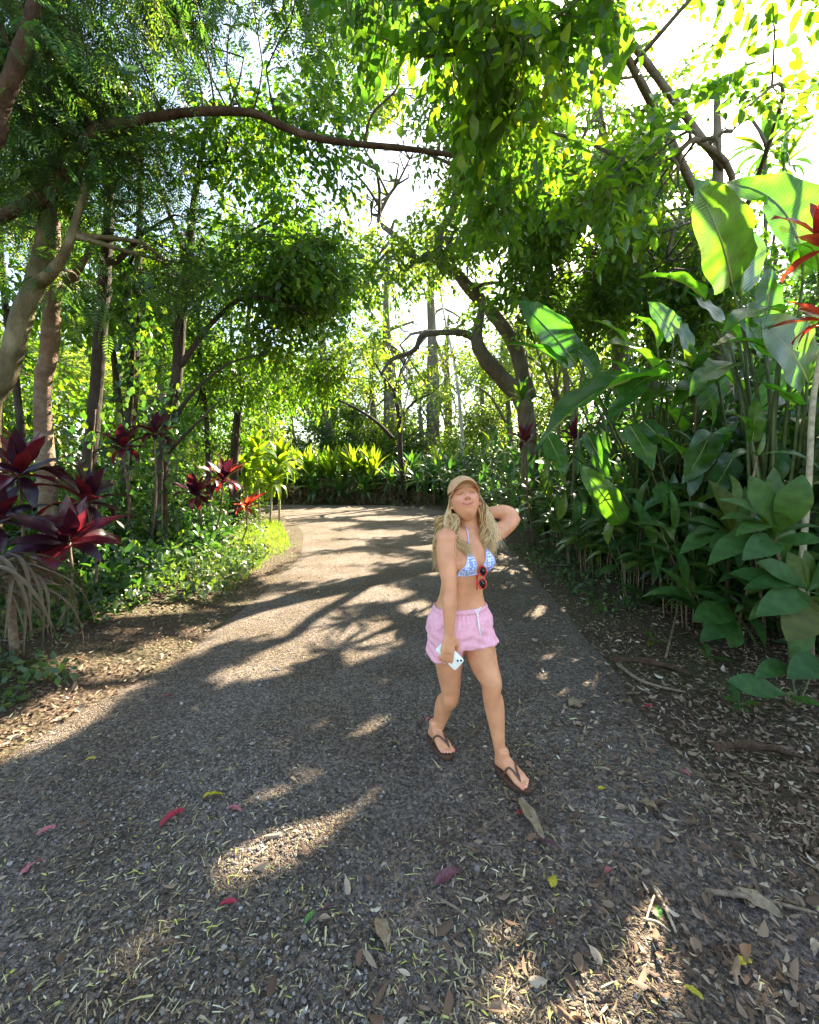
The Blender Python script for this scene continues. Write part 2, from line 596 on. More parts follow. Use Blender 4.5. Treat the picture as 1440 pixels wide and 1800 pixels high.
def ground_material():
    m, nt, out = new_mat('forest_soil')
    L = nt.links
    tc = nd(nt, 'ShaderNodeTexCoord')
    n1 = nd(nt, 'ShaderNodeTexNoise', Scale=34.0, Detail=8.0, Roughness=0.7)
    n2 = nd(nt, 'ShaderNodeTexNoise', Scale=1.4, Detail=4.0)
    vo = nd(nt, 'ShaderNodeTexVoronoi', Scale=26.0)
    for n in (n1, n2, vo):
        L.new(tc.outputs['Object'], n.inputs['Vector'])
    r1 = ramp(nt, [(0.3, (.03, .02, .013)), (0.5, (.075, .05, .032)), (0.7, (.16, .11, .075))])
    L.new(n1.outputs[0], r1.inputs[0])
    r2 = ramp(nt, [(0.42, (.035, .025, .016)), (0.62, (.05, .07, .022))])
    L.new(n2.outputs[0], r2.inputs[0])
    mx = nd(nt, 'ShaderNodeMix', data_type='RGBA')
    mx.inputs[0].default_value = 0.35
    L.new(r1.outputs[0], mx.inputs[6])
    L.new(r2.outputs[0], mx.inputs[7])
    pr = nd(nt, 'ShaderNodeBsdfPrincipled', Roughness=0.9)
    pr.inputs['Specular IOR Level'].default_value = 0.2
    L.new(mx.outputs[2], pr.inputs['Base Color'])
    bp = nd(nt, 'ShaderNodeBump', Strength=0.8, Distance=0.03)
    L.new(vo.outputs['Distance'], bp.inputs['Height'])
    L.new(bp.outputs[0], pr.inputs['Normal'])
    L.new(pr.outputs[0], out.inputs['Surface'])
    return m


def path_material():
    m, nt, out = new_mat('gravel_path')
    L = nt.links
    tc = nd(nt, 'ShaderNodeTexCoord')
    v1 = nd(nt, 'ShaderNodeTexVoronoi', Scale=75.0)
    v2 = nd(nt, 'ShaderNodeTexVoronoi', Scale=150.0)
    n2 = nd(nt, 'ShaderNodeTexNoise', Scale=1.3, Detail=5.0)
    n3 = nd(nt, 'ShaderNodeTexNoise', Scale=60.0, Detail=4.0)
    for n in (v1, v2, n2, n3):
        L.new(tc.outputs['Object'], n.inputs['Vector'])
    sp = nd(nt, 'ShaderNodeSeparateColor')
    L.new(v1.outputs['Color'], sp.inputs[0])
    r1 = ramp(nt, [(0.0, (.055, .048, .041)), (0.6, (.128, .113, .100)), (1.0, (.28, .245, .22))])
    L.new(sp.outputs[0], r1.inputs[0])
    r2 = ramp(nt, [(0.38, (.70, .60, .50)), (0.62, (1.12, 1.05, 1.02))])
    L.new(n2.outputs[0], r2.inputs[0])
    mx = nd(nt, 'ShaderNodeMix', data_type='RGBA', blend_type='MULTIPLY')
    mx.inputs[0].default_value = 1.0
    L.new(r1.outputs[0], mx.inputs[6])
    L.new(r2.outputs[0], mx.inputs[7])
    r3 = ramp(nt, [(0.5, (0, 0, 0)), (0.68, (1, 1, 1))])
    L.new(n3.outputs[0], r3.inputs[0])
    mx2 = nd(nt, 'ShaderNodeMix', data_type='RGBA')
    L.new(r3.outputs[0], mx2.inputs[0])
    L.new(mx.outputs[2], mx2.inputs[6])
    mx2.inputs[7].default_value = (.22, .16, .10, 1)
    pr = nd(nt, 'ShaderNodeBsdfPrincipled', Roughness=0.9)
    pr.inputs['Specular IOR Level'].default_value = 0.25
    L.new(mx2.outputs[2], pr.inputs['Base Color'])
    ad = nd(nt, 'ShaderNodeMath', operation='ADD')
    L.new(v1.outputs['Distance'], ad.inputs[0])
    L.new(v2.outputs['Distance'], ad.inputs[1])
    bp = nd(nt, 'ShaderNodeBump', Strength=1.0, Distance=0.012)
    bp.invert = True
    L.new(ad.outputs[0], bp.inputs['Height'])
    L.new(bp.outputs[0], pr.inputs['Normal'])
    L.new(pr.outputs[0], out.inputs['Surface'])
    return m


gx = np.concatenate([np.linspace(-600, -30, 12), np.linspace(-28, -9, 12), np.arange(-8.5, 8.6, 0.25), np.linspace(9, 28, 12), np.linspace(30, 600, 12)])
gy = np.concatenate([np.linspace(-300, -12, 8), np.arange(-10, 30, 0.3), np.linspace(31, 60, 12), np.linspace(70, 900, 14)])
X, Y = np.meshgrid(gx, gy)
Z = hgt(X, Y) - 0.02
nx, ny = len(gx), len(gy)
idx = np.arange(nx * ny).reshape(ny, nx)
Fq = np.stack([idx[:-1, :-1], idx[:-1, 1:], idx[1:, 1:], idx[1:, :-1]], -1).reshape(-1, 4)
kind(link('ground', mesh_np('ground', np.stack([X, Y, Z], -1).reshape(-1, 3), [Fq], ground_material())), 'structure')

K = 22
tt = np.linspace(0, 1, K)[None, :, None]
PV = le[:, None, :] * (1 - tt) + re_[:, None, :] * tt
crown = 0.03 * (1 - (2 * tt[..., 0] - 1) ** 2) + 0.006 * np.sin(PV[..., 0] * 6 + PV[..., 1] * 3.1) - 0.012
edge_drop = np.where((tt[..., 0] < 0.01) | (tt[..., 0] > 0.99), -0.03, 0)
PZ = crown + edge_drop
idx = np.arange(len(le) * K).reshape(len(le), K)
Fq = np.stack([idx[:-1, :-1], idx[:-1, 1:], idx[1:, 1:], idx[1:, :-1]], -1).reshape(-1, 4)
kind(link('gravel_path', mesh_np('gravel_path', np.concatenate([PV, PZ[..., None]], -1).reshape(-1, 3), [Fq], path_material())), 'structure')


def path_t(x, y):
    """0 at the left edge of the path, 1 at the right (valid for y < 18)"""
    lx = np.interp(y, [p[1] for p in L_EDGE[:7]], [p[0] for p in L_EDGE[:7]])
    rx = np.interp(y, [p[1] for p in R_EDGE[:7]], [p[0] for p in R_EDGE[:7]])
    return (x - lx) / (rx - lx)


def gz(x, y):
    t = path_t(x, y)
    onp = (t > 0) & (t < 1)
    return np.where(onp, 0.03 * (1 - (2 * t - 1) ** 2) + 0.006 * np.sin(x * 6 + y * 3.1) - 0.012, hgt(x, y) - 0.02)


def ground_points(n, x0, x1, y0, y1, fall=1.6):
    """points whose density falls off with distance, as they are seen"""
    y = y0 * (y1 / y0) ** (rng.random(n) ** fall)
    x = rng.uniform(x0, x1, n)
    return x, y


# gravel stones lying loose on the path
acc = Acc()
oct_V = np.array([(1, 0, 0), (0, 1, 0), (-1, 0, 0), (0, -1, 0), (0.1, 0, 0.8), (0, 0.1, -0.8), (.62, .62, .35), (-.62, .62, .3), (-.62, -.62, .35), (.62, -.62, .3)], float)
oct_F = [np.array([(4, 0, 6), (4, 6, 1), (4, 1, 7), (4, 7, 2), (4, 2, 8), (4, 8, 3), (4, 3, 9), (4, 9, 0), (0, 5, 6), (6, 5, 1), (1, 5, 7), (7, 5, 2), (2, 5, 8), (8, 5, 3), (3, 5, 9), (9, 5, 0)])]
n = 42000
y = 0.85 * (5.5 / 0.85) ** (rng.random(n) ** 1.25)
x = rng.uniform(-1.05, 1.05, n) * (y * 1.02 + 0.25)
t = path_t(x, y)
dens = np.clip(np.minimum((t + 0.0) * 6, (0.86 - t) * 3.2), 0, 1)
patch = 0.5 + 0.5 * np.sin(x * 2.3 + 1.0) * np.sin(y * 2.9 + x)
keep = (rng.random(n) < dens * (0.35 + 0.65 * patch))
x, y = x[keep], y[keep]
n = len(x)
sz = np.clip(rng.lognormal(math.log(0.0044), 0.36, n), 0.003, 0.019)
pos = np.stack([x, y, gz(x, y) + sz * 0.25], 1)
d = np.stack([rng.normal(size=n), rng.normal(size=n), rng.normal(size=n) * 0.2], 1)
up = np.stack([rng.normal(size=n) * 0.25, rng.normal(size=n) * 0.25, np.ones(n)], 1)
scatter(acc, (oct_V, oct_F), pos, d, up, sz * rng.uniform(.8, 1.3, n), sz, rng.random(n))
kind(link('gravel_stones', acc.mesh('gravel_stones', M['stone'], False)), 'stuff')

# straw-coloured chips and leaf slivers strewn over path and verge
acc = Acc()
chip = (np.array([(-.5, 0, 0), (.5, 0, 0), (.6, .5, .08), (-.4, .5, .08), (.1, 1, 0)], float), [np.array([(0, 1, 2, 3)]), np.array([(3, 2, 4)])])
n = 95000
y = 0.85 * (13 / 0.85) ** (rng.random(n) ** 1.15)
x = rng.uniform(-1.05, 1.05, n) * (y * 1.02 + 0.25)
t = path_t(x, y)
dens = np.where(t < 0, 0.15, np.where(t > 1.25, 0.25, 0.25 + 0.5 * np.clip(t, 0, 1)))
dens = dens * (0.42 + 0.55 * np.sin(x * 3.1 + y) * np.sin(y * 2.2 - x * 1.3) + 0.2 * np.sin(x * 11 + y * 4) * np.sin(y * 9 - x * 5))
keep = rng.random(n) < dens
x, y = x[keep], y[keep]
n = len(x)
Ls = np.clip(rng.lognormal(math.log(0.024), 0.45, n), 0.009, 0.075)
pos = np.stack([x, y, gz(x, y) + rng.uniform(0.003, 0.012, n)], 1)
d = np.stack([rng.normal(size=n), rng.normal(size=n), rng.normal(size=n) * 0.16], 1)
up = np.stack([rng.normal(size=n) * 0.3, rng.normal(size=n) * 0.3, np.ones(n)], 1)
scatter(acc, chip, pos, d, up, Ls, np.clip(rng.lognormal(math.log(0.0034), 0.4, n), .0014, .009), rng.random(n) ** 0.8)
kind(link('straw_litter', acc.mesh('straw_litter', M['chip'], True)), 'stuff')

# brown leaf litter thick along both verges
acc = Acc()
lit_t = leaf_t([(0.16, 0.20), (0.42, 0.31), (0.72, 0.24)], fold=0.55, droop=0.22)
n = 70000
y = 0.9 * (20 / 0.9) ** (rng.random(n) ** 1.0)
x = rng.uniform(-1.1, 1.1, n) * (y * 1.05 + 0.3)
t = path_t(x, y)
dens = np.where(t > 1.0, 1.0, np.where(t > 0.5, ((t - 0.5) * 2) ** 2.2 * 0.6 + 0.01, np.where(t > 0.03, 0.008, np.where(t > -1.0, 0.75, 0.25))))
keep = rng.random(n) < dens
x, y = x[keep], y[keep]
n = len(x)
Ls = np.clip(rng.lognormal(math.log(0.032), 0.42, n), 0.012, 0.075)
pos = np.stack([x, y, gz(x, y) + rng.uniform(0.002, 0.03, n)], 1)
d = np.stack([rng.normal(size=n), rng.normal(size=n), rng.normal(size=n) * 0.22], 1)
up = np.stack([rng.normal(size=n) * 0.5, rng.normal(size=n) * 0.5, np.ones(n) * rng.choice([-1, 1], n)], 1)
scatter(acc, lit_t, pos, d, up, Ls, Ls * rng.uniform(0.25, 0.85, n), rng.beta(1.6, 2.0, n))
kind(link('leaf_litter', acc.mesh('leaf_litter', M['litter'], True)), 'stuff')
# ================================================================= trees
T_broad = leaf_t([(0.3, 0.26), (0.65, 0.24)], fold=0.35, droop=0.18)
T_small = leaf_t([(0.42, 0.27)], fold=0.3, droop=0.12)
T_dia = (np.array([(0, 0, 0), (-.26, .45, .06), (0, 1, -.06), (.26, .45, .06)], float), [np.array([(0, 2, 1), (0, 3, 2)])])


def frond_t(npair=8):
    """feathery compound leaf: narrow leaflets in two rows along a stalk"""
    V, T = [], []
    for i in range(npair):
        t = 0.12 + 0.86 * i / (npair - 1)
        ll = 0.30 * (1 - 0.55 * abs(2 * t - 0.9) ** 1.5)
        z = -0.25 * t * t
        for s in (-1, 1):
            b = len(V)
            V += [(0, t, z), (s * ll * 0.5, t + 0.075, z + .02), (s * ll, t + 0.10, z - 0.05), (s * ll * 0.5, t + 0.005, z + .02)]
            T += [(b, b + 1, b + 2), (b, b + 2, b + 3)]
    b = len(V)
    V += [(-.008, 0, 0), (.008, 0, 0), (0, 1, -.25)]
    T += [(b, b + 1, b + 2)]
    return np.array(V, float), [np.array(T)]


T_frond = frond_t()
T_twig = (np.array([(-1, 0, -.0), (1, 0, 0), (0, 0, 0), (-.4, .55, 0), (.4, .55, 0), (0, .55, 0), (0, 1, 0)], float)
          + np.array([(0, 0, 0), (0, 0, 0), (0, 0, .012), (0, 0, -.05), (0, 0, -.05), (0, 0, -.045), (0, 0, -.16)]),
          [np.array([(0, 1, 4, 3), (1, 2, 5, 4), (2, 0, 3, 5)]), np.array([(3, 4, 6), (4, 5, 6), (5, 3, 6)])])


def Q(px, py, Y, r):
    p = P(px, py, Y)
    return (p.x, p.y, p.z, r)


def px_clumps(n, x0, x1, y0, y1, Y0, Y1, r0, r1, nt, avoid=()):
    """clump centres over a part of the view: (centre, radii, twigs)"""
    out = []
    tries = 0
    while len(out) < n and tries < n * 30:
        tries += 1
        px, py = rng.uniform(x0, x1), rng.uniform(y0, y1)
        if any(((px - a) / c) ** 2 + ((py - b) / d) ** 2 < 1 for a, b, c, d in avoid):
            continue
        Yv = rng.uniform(Y0, Y1)
        p = P(px, py, Yv)
        r = rng.uniform(r0, r1)
        out.append(((p.x, p.y, p.z), (r * rng.uniform(.9, 1.35), r * rng.uniform(.9, 1.35), r * rng.uniform(.55, .85)), int(nt * rng.uniform(.7, 1.3))))
    return out


def curve_between(a, b, bend=0.15, n=7):
    a, b = np.array(a), np.array(b)
    L = np.linalg.norm(b - a)
    m1 = a + (b - a) * 0.4 + rng.normal(size=3) * L * bend + np.array([0, 0, L * 0.1])
    m2 = a + (b - a) * 0.75 + rng.normal(size=3) * L * bend * 0.6 + np.array([0, 0, L * 0.06])
    return spline([a, m1, m2, b], n)


def foliage(acc, tw, clumps, tpl, L, W, per, tlen, droop, cull=True, twr=0.004, keep=None, upn=0.45):
    for (c, rad, n) in clumps:
        v = unit(rng.normal(size=(n, 3)))
        rr = rng.random(n) ** (1 / 2.2)
        base = np.array(c) + v * rr[:, None] * np.array(rad)
        out = unit(v * 0.7 + rng.normal(size=(n, 3)) * 0.5 + np.array([0, 0, -droop]))
        ln = tlen * rng.uniform(0.6, 1.4, n)
        cr = rng.random()
        if cull:
            ok = ~(sun_gap(base - out * ln[:, None] * 0.25, 0.03) | sun_gap(base + out * ln[:, None] * 0.3, 0.03) | sun_gap(base + out * ln[:, None] * 0.85, 0.03))
            base, out, ln = base[ok], out[ok], ln[ok]
            n = len(base)
            if n == 0:
                continue
        scatter(tw, T_twig, base - out * ln[:, None] * 0.3, out, np.tile([0.2, 0.1, 1.0], (n, 1)), ln * 1.25, twr, np.full(n, .5))
        side = unit(np.cross(out, np.array([0, 0, 1.0]) + rng.normal(size=(n, 3)) * .2))
        for j in range(per):
            t = (j + 0.6) / per
            p = base + out * (ln * t)[:, None] - np.array([0, 0, 1.0]) * (0.16 * ln * t * t)[:, None]
            s = 1 if j % 2 else -1
            d = unit(out * 0.55 + side * s * (0.95 if j < per - 1 else 0.1) + np.array([0, 0, -0.25 - droop * .5]) + rng.normal(size=(n, 3)) * 0.28)
            up = np.array([0, 0, 1.0]) + rng.normal(size=(n, 3)) * upn
            sz = L * rng.uniform(0.45, 1.4, n)
            if cull:
                ok = ~sun_gap(p + d * sz[:, None] * 0.5, .025)
            else:
                ok = np.ones(n, bool)
            r = np.clip(0.45 * cr + 0.5 * rng.random(n) ** 1.3, 0, 1)
            scatter(acc, tpl, p[ok], d[ok], up[ok], sz[ok], sz[ok] * W / L, r[ok])


def make_tree(name, label, bark, trunk, limbs, clumps, tpl, mat, L, W=None, per=6, tlen=0.4, droop=0.2, group=None, cull=True, branch_r=0.03, cat='tree', n_seg=12, twr=0.004, upn=0.45):
    W = W or L
    root = thing(name, label, cat, (trunk[0][0], trunk[0][1], 0), group)
    sk = []
    tr = spline(trunk, max(16, len(trunk) * 5))
    tr[0, 3] *= 1.5
    tr[1, 3] *= 1.2
    a = Acc()
    a.add(*tube(tr[:, :3], tr[:, 3], n_seg, 0.24))
    part('trunk', a, bark, root)
    sk.append(tr[len(tr) // 2:])
    for lb in limbs:
        s = spline(lb, max(10, len(lb) * 4))
        a = Acc()
        a.add(*tube(s[:, :3], s[:, 3], 9, 0.22))
        part('limb', a, bark, root)
        sk.append(s[len(s) // 5:])
    sk = np.concatenate(sk)
    for (c, rad, n) in clumps:
        dd = np.linalg.norm(sk[:, :3] - np.array(c), axis=1)
        i = int(np.argmin(dd + (sk[:, 2] > c[2]) * 0.3))
        if dd[i] < 0.12:
            continue
        cv, cost = None, 9
        for _ in range(7):
            c_ = curve_between(sk[i, :3], c, 0.12)
            q_ = shade_cost(c_) if cull else 0
            if q_ < cost:
                cv, cost = c_, q_
            if cost < .05:
                break
        if cost > .14:
            continue
        r0 = min(branch_r, sk[i, 3] * 0.8)
        a = Acc()
        a.add(*tube(cv, np.linspace(r0, r0 * 0.3, len(cv)), 6, 0.1))
        part('branch', a, bark, root)
    leaves, tw = Acc(), Acc()
    foliage(leaves, tw, clumps, tpl, L, W, per, tlen, droop, cull, twr, upn=upn)
    if leaves.n:
        kind(part('crown', leaves, mat, root), 'stuff')
        kind(part('twigs', tw, bark, root), 'stuff')
    return root


SUNHOLE = [(1225, 85, 125, 105), (1415, 70, 50, 180), (1420, 280, 60, 70)]

# --- left side
make_tree('arching_tree', 'tree at the left with one long bare reddish limb arching right across the path', M['bark_red'],
          [(-6.9, 4.3, 0, .24), (-6.8, 4.35, 1.6, .22), (-6.4, 4.45, 3.2, .19), (-5.9, 4.5, 4.6, .15), (-5.3, 4.4, 6.2, .11), (-4.6, 4.2, 7.6, .06)],
          [[(-6.35, 4.5, 3.3, .12), Q(-60, 420, 4.8, 0.069), Q(0, 381, 4.85, 0.066), Q(78, 342, 4.9, 0.063), Q(128, 292, 4.95, 0.059), Q(156, 241, 5, 0.056), Q(187, 222, 5.05, 0.053),
            Q(296, 202, 5.15, 0.048), Q(350, 196, 5.2, 0.046), Q(440, 198, 5.3, 0.044), Q(506, 226, 5.4, 0.041), Q(560, 243, 5.45, 0.038), Q(640, 254, 5.5, 0.036), Q(731, 263, 5.6, 0.032), Q(823, 281, 5.7, 0.028), Q(860, 320, 5.75, 0.020)],
           [Q(800, 276, 5.68, 0.020), Q(830, 248, 5.6, 0.017), Q(856, 225, 5.5, 0.013), Q(872, 180, 5.4, 0.008)],
           [(-6.2, 4.4, 3.7, .13), Q(-40, 270, 4.1, 0.073), Q(0, 190, 4.05, 0.066), Q(31, 109, 4.0, 0.063), Q(52, 45, 3.95, 0.056), Q(75, -60, 3.9, 0.040)],
           [Q(640, 254, 5.5, 0.020), Q(655, 200, 5.6, 0.015), Q(700, 150, 5.7, 0.011), Q(690, 90, 5.8, 0.007)]],
          px_clumps(17, -60, 330, -120, 120, 3.8, 5.6, .42, .65, 54) + px_clumps(9, -60, 300, 120, 330, 4.4, 5.6, .35, .5, 44)
          + px_clumps(7, 300, 560, -100, 150, 4.6, 6.2, .4, .6, 42),
          T_frond, M['fine'], .24, .24, per=3, tlen=.45, droop=.35, upn=.6, branch_r=.012)
make_tree('leaning_tree', 'tan barked tree leaning right at the left edge of the photo', M['bark_tan'],
          [(-5.25, 5.0, 0, .12), Q(-20, 740, 5, .115), Q(10, 660, 5, .11), Q(36, 564, 5, .105), Q(60, 500, 5, .098), Q(78, 420, 5.05, .085), Q(95, 300, 5.1, .065), Q(120, 150, 5.2, .05)],
          [[Q(60, 500, 5, .08), Q(90, 480, 4.9, .06), Q(120, 430, 4.8, .045), Q(150, 330, 4.8, .03)]],
          px_clumps(10, 0, 330, 240, 500, 5.0, 6.3, .35, .55, 50), T_frond, M['fine'], .22, .22, per=3, tlen=.4, droop=.3, upn=.6)
make_tree('ring_barked_tree', 'straight tree with flaking ringed pale bark beside the leaning tan tree', M['bark_ring'],
          [(-5.1, 5.75, 0, .115), Q(75, 720, 5.7, .105), Q(86, 620, 5.7, .10), Q(92, 530, 5.7, .095), Q(93, 440, 5.7, .08), Q(96, 330, 5.7, .07), Q(110, 180, 5.8, .04)],
          [[Q(92, 530, 5.7, .06), Q(120, 500, 5.6, .05), Q(160, 440, 5.5, .03)]],
          px_clumps(10, -60, 260, 120, 470, 5.8, 7.5, .45, .7, 50), T_frond, M['fine'], .22, .22, per=3, tlen=.4, droop=.3, upn=.6)
make_tree('slender_tree', 'slender dark trunk standing behind the burgundy plants at the left', M['bark_dark'],
          [(-4.75, 6.1, 0, .10), Q(157, 850, 6.05, .092), Q(171, 660, 6, .085), Q(187, 447, 6, .072), Q(192, 330, 6.1, .055), Q(180, 150, 6.3, .03)],
          [[Q(187, 460, 6, .05), Q(210, 455, 5.9, .04), Q(260, 400, 5.8, .025)]],
          px_clumps(9, 60, 380, 180, 430, 5.8, 7.2, .45, .65, 50), T_frond, M['fine'], .22, .22, per=3, tlen=.4, droop=.3, upn=.6)
make_tree('forked_tree', 'dark peeling trunk with many thin forks nearest the left bend of the path', M['bark_dark'],
          [(-4.05, 6.6, 0, .105), Q(285, 830, 6.55, .095), Q(311, 660, 6.5, .085), Q(319, 545, 6.5, .08), Q(330, 459, 6.5, .066), Q(345, 330, 6.6, .045), Q(370, 180, 6.7, .025)],
          [[Q(312, 650, 6.5, .05), Q(380, 560, 6.3, .035), Q(450, 520, 6.3, .025), Q(560, 560, 6.4, .012)],
           [Q(319, 545, 6.5, .05), Q(380, 470, 6.6, .035), Q(450, 400, 6.8, .022), Q(520, 380, 7, .012)],
           [Q(330, 459, 6.5, .045), Q(300, 380, 6.7, .03), Q(270, 300, 6.9, .02)],
           [Q(300, 745, 6.5, .04), Q(340, 690, 6.4, .025), Q(400, 640, 6.4, .016), Q(470, 620, 6.5, .01)],
           [Q(290, 800, 6.5, .035), Q(330, 760, 6.2, .022), Q(390, 700, 6.1, .012)]],
          px_clumps(24, 230, 560, 190, 520, 6.0, 8.2, .45, .75, 66) + px_clumps(12, 440, 620, 430, 610, 6.2, 7.6, .3, .45, 55),
          T_broad, M['broad'], .105, .10, per=8, tlen=.5, droop=.35)
make_tree('vine_clad_tree', 'thin trunk wrapped in round leaved vine between the slender and forked trees', M['bark_dark'],
          [(-4.75, 7.0, 0, .09), Q(222, 870, 6.95, .085), Q(232, 700, 6.9, .08), Q(238, 560, 6.9, .07), Q(245, 420, 7, .05), Q(250, 250, 7.1, .03)],
          [], px_clumps(8, 120, 330, 330, 560, 6.9, 8.5, .45, .65, 60), T_broad, M['broad'], .11, .10, per=7, tlen=.45, droop=.3)
make_tree('weeping_tree', 'tree with hanging grey green sprays over the left bend', M['bark_dark'],
          [(-4.9, 11.3, 0, .12), (-4.8, 11.3, 2, .11), (-4.5, 11.2, 4, .085), (-4.1, 11, 6, .05), (-3.8, 10.9, 7.4, .02)],
          [[(-4.6, 11.2, 3.4, .05), Q(440, 620, 10.6, .035), Q(520, 560, 10.2, .02), Q(590, 600, 10, .01)],
           [(-4.4, 11.2, 4.4, .05), Q(470, 500, 10.5, .035), Q(540, 440, 10.2, .02), Q(600, 450, 10, .01)]],
          px_clumps(24, 370, 620, 380, 690, 9.5, 11.8, .45, .8, 85) + px_clumps(16, 480, 730, 250, 600, 9.5, 12.5, .5, .8, 50), T_dia, M['broad'], .13, .10, per=9, tlen=.6, droop=.7)

for (x, y, h, lab, n_) in [(-5.9, 8.4, 7.0, 'thin dark trunk deep between the ring barked and slender trees', 5), (-4.75, 9.6, 6.6, 'thin dark trunk right behind the forked tree', 5),
                           (-7.0, 7.4, 7.2, 'thin dark trunk seen beside the leaning tan tree', 5), (-5.3, 12.6, 7.0, 'thin trunk behind the palm like cane plants', 5)]:
    make_tree('thin_tree', lab, M['bark_dark'], [(x, y, 0, .07), (x + .08, y, h * .35, .06), (x - .05, y + .05, h * .7, .045), (x + .1, y, h, .02)], [],
              [((x + rng.uniform(-.9, .9), y + rng.uniform(-.9, .9), h * rng.uniform(.42, .95)), (.6, .6, .45), 60) for _ in range(n_ + 2)], T_broad, M['broad'], .12, .11, per=7, tlen=.5, droop=.3)
# --- the twisted tree beyond the right hedge
make_tree('twisted_tree', 'twisted grey tree with snaking bare limbs behind the right hedge', M['bark_grey'],
          [(3.35, 11.4, 0, .26), (3.3, 11.2, 1.6, .24), Q(922, 717, 10.9, .22), Q(889, 672, 10.7, .21), Q(854, 632, 10.5, .18), Q(838, 597, 10.4, .15), Q(844, 560, 10.4, .11), Q(852, 525, 10.5, .06)],
          [[Q(838, 597, 10.4, .10), Q(813, 585, 10.3, .085), Q(775, 585, 10.2, .075), Q(743, 589, 10.1, .07), Q(728, 616, 10, .06), Q(689, 632, 9.9, .05), Q(671, 656, 9.8, .03)],
           [Q(930, 700, 11.0, .2), Q(905, 610, 11.3, .19), Q(872, 558, 11.2, .18), Q(829, 511, 11, .16), Q(802, 480, 10.9, .14), Q(774, 461, 10.8, .13), Q(774, 410, 10.7, .10), Q(794, 375, 10.6, .085), Q(802, 332, 10.5, .07), Q(822, 300, 10.4, .05), Q(840, 270, 10.2, .03)],
           [Q(774, 461, 10.8, .10), Q(751, 449, 10.7, .085), Q(736, 457, 10.6, .08), Q(716, 433, 10.6, .075), Q(689, 410, 10.5, .07), Q(666, 387, 10.5, .055), Q(680, 350, 10.6, .04), Q(700, 320, 10.6, .03), Q(720, 280, 10.6, .02)],
           [Q(905, 610, 11.3, .10), Q(938, 507, 11.4, .09), Q(951, 476, 11.3, .08), Q(934, 445, 11.2, .075), Q(887, 422, 11, .065), Q(848, 410, 10.9, .05), Q(842, 395, 10.8, .03)],
           [Q(887, 422, 11, .04), Q(865, 435, 10.9, .05), Q(830, 438, 10.8, .045), Q(809, 446, 10.7, .03)],
           [Q(829, 511, 11, .07), Q(850, 500, 10.9, .05), Q(885, 495, 10.8, .03)],
           [Q(934, 445, 11.2, .05), Q(960, 400, 11, .035), Q(990, 350, 10.8, .02)]],
          px_clumps(24, 640, 960, 300, 540, 9.5, 12.5, .5, .9, 62, [(745, 500, 45, 45), (720, 470, 30, 30)]) + px_clumps(12, 640, 790, 590, 690, 9.4, 11.5, .4, .6, 45) + px_clumps(9, 760, 920, 480, 590, 10.5, 12.5, .4, .65, 45)
          + px_clumps(16, 560, 860, 120, 330, 8.5, 11.5, .55, .9, 70, [(630, 350, 60, 40)]) + px_clumps(12, 640, 800, 200, 440, 9.0, 12.0, .5, .8, 55),
          T_small, M['yellow'], .15, .14, per=7, tlen=.6, droop=.3, branch_r=.05)

# --- broad-leaved tree overhanging the path from the right
make_tree('overhanging_tree', 'broad leaved tree overhanging the path from the upper right near the sun', M['bark_grey'],
          [(5.5, 7.3, 0, .2), (5.45, 7.2, 1.8, .17), (5.3, 7.1, 3.4, .14), (5.1, 7.0, 4.6, .11), (4.8, 6.8, 5.8, .08), (4.4, 6.4, 7.0, .04)],
          [[(5.15, 7.0, 4.3, .06), Q(1290, 330, 5.8, .042), Q(1232, 250, 4.9, .030), Q(1196, 263, 4.75, .026), Q(1147, 290, 4.8, .024), Q(1098, 281, 4.85, .022), Q(1018, 244, 5, .019), Q(920, 229, 5.2, .016), Q(870, 232, 5.3, .01)],
           [(5.0, 6.9, 5.2, .06), Q(1140, 170, 5.4, .045), Q(1060, 60, 4.6, .032), Q(900, 70, 4.0, .02), Q(760, 100, 3.8, .012), Q(660, 60, 3.7, .007)],
           [(4.7, 6.6, 6.2, .05), Q(960, -110, 4.8, .035), Q(820, -80, 4.3, .024), Q(690, -20, 4.2, .014)],
           [Q(1098, 281, 4.85, .02), Q(1060, 330, 4.9, .015), Q(1000, 370, 5, .01), Q(960, 340, 5, .006)],
           [(5.05, 6.95, 4.9, .04), Q(1350, 260, 5.2, .025), Q(1375, 150, 4.4, .016), Q(1310, 190, 4.0, .008)]],
          px_clumps(25, 640, 1085, -120, 200, 3.5, 5.2, .28, .46, 36, SUNHOLE + [(640, 240, 130, 115), (740, 255, 130, 115), (830, 285, 90, 95)]) + px_clumps(14, 850, 1280, 180, 360, 4.4, 5.8, .3, .48, 40, SUNHOLE)
          + px_clumps(5, 1150, 1400, -60, 230, 3.7, 4.8, .22, .34, 15, SUNHOLE) + px_clumps(4, 1130, 1330, 200, 300, 4.2, 5.0, .2, .3, 26, SUNHOLE),
          T_broad, M['broad'], .135, .13, per=7, tlen=.42, droop=.35, upn=.5)
make_tree('hedgerow_tree', 'dense dark green tree rising behind the giant paddle leaves at right', M['bark_grey'],
          [(4.9, 8.6, 0, .16), (4.9, 8.5, 2, .13), (4.85, 8.4, 4, .10), (4.9, 8.3, 5.2, .05)],
          [[(4.9, 8.4, 3, .06), Q(1130, 500, 8.0, .035), Q(1090, 450, 8.0, .02)], [(4.9, 8.3, 4, .06), Q(1180, 420, 7.8, .035), Q(1230, 340, 7.6, .02)]],
          [((rng.uniform(3.8, 4.9), rng.uniform(6.0, 7.0), rng.uniform(4.6, 5.4)), (.5, .5, .35), 70) for _ in range(8)] + px_clumps(38, 900, 1240, 300, 580, 6.8, 9.3, .5, .85, 60), T_broad, M['broad'], .13, .12, per=7, tlen=.5, droop=.3)
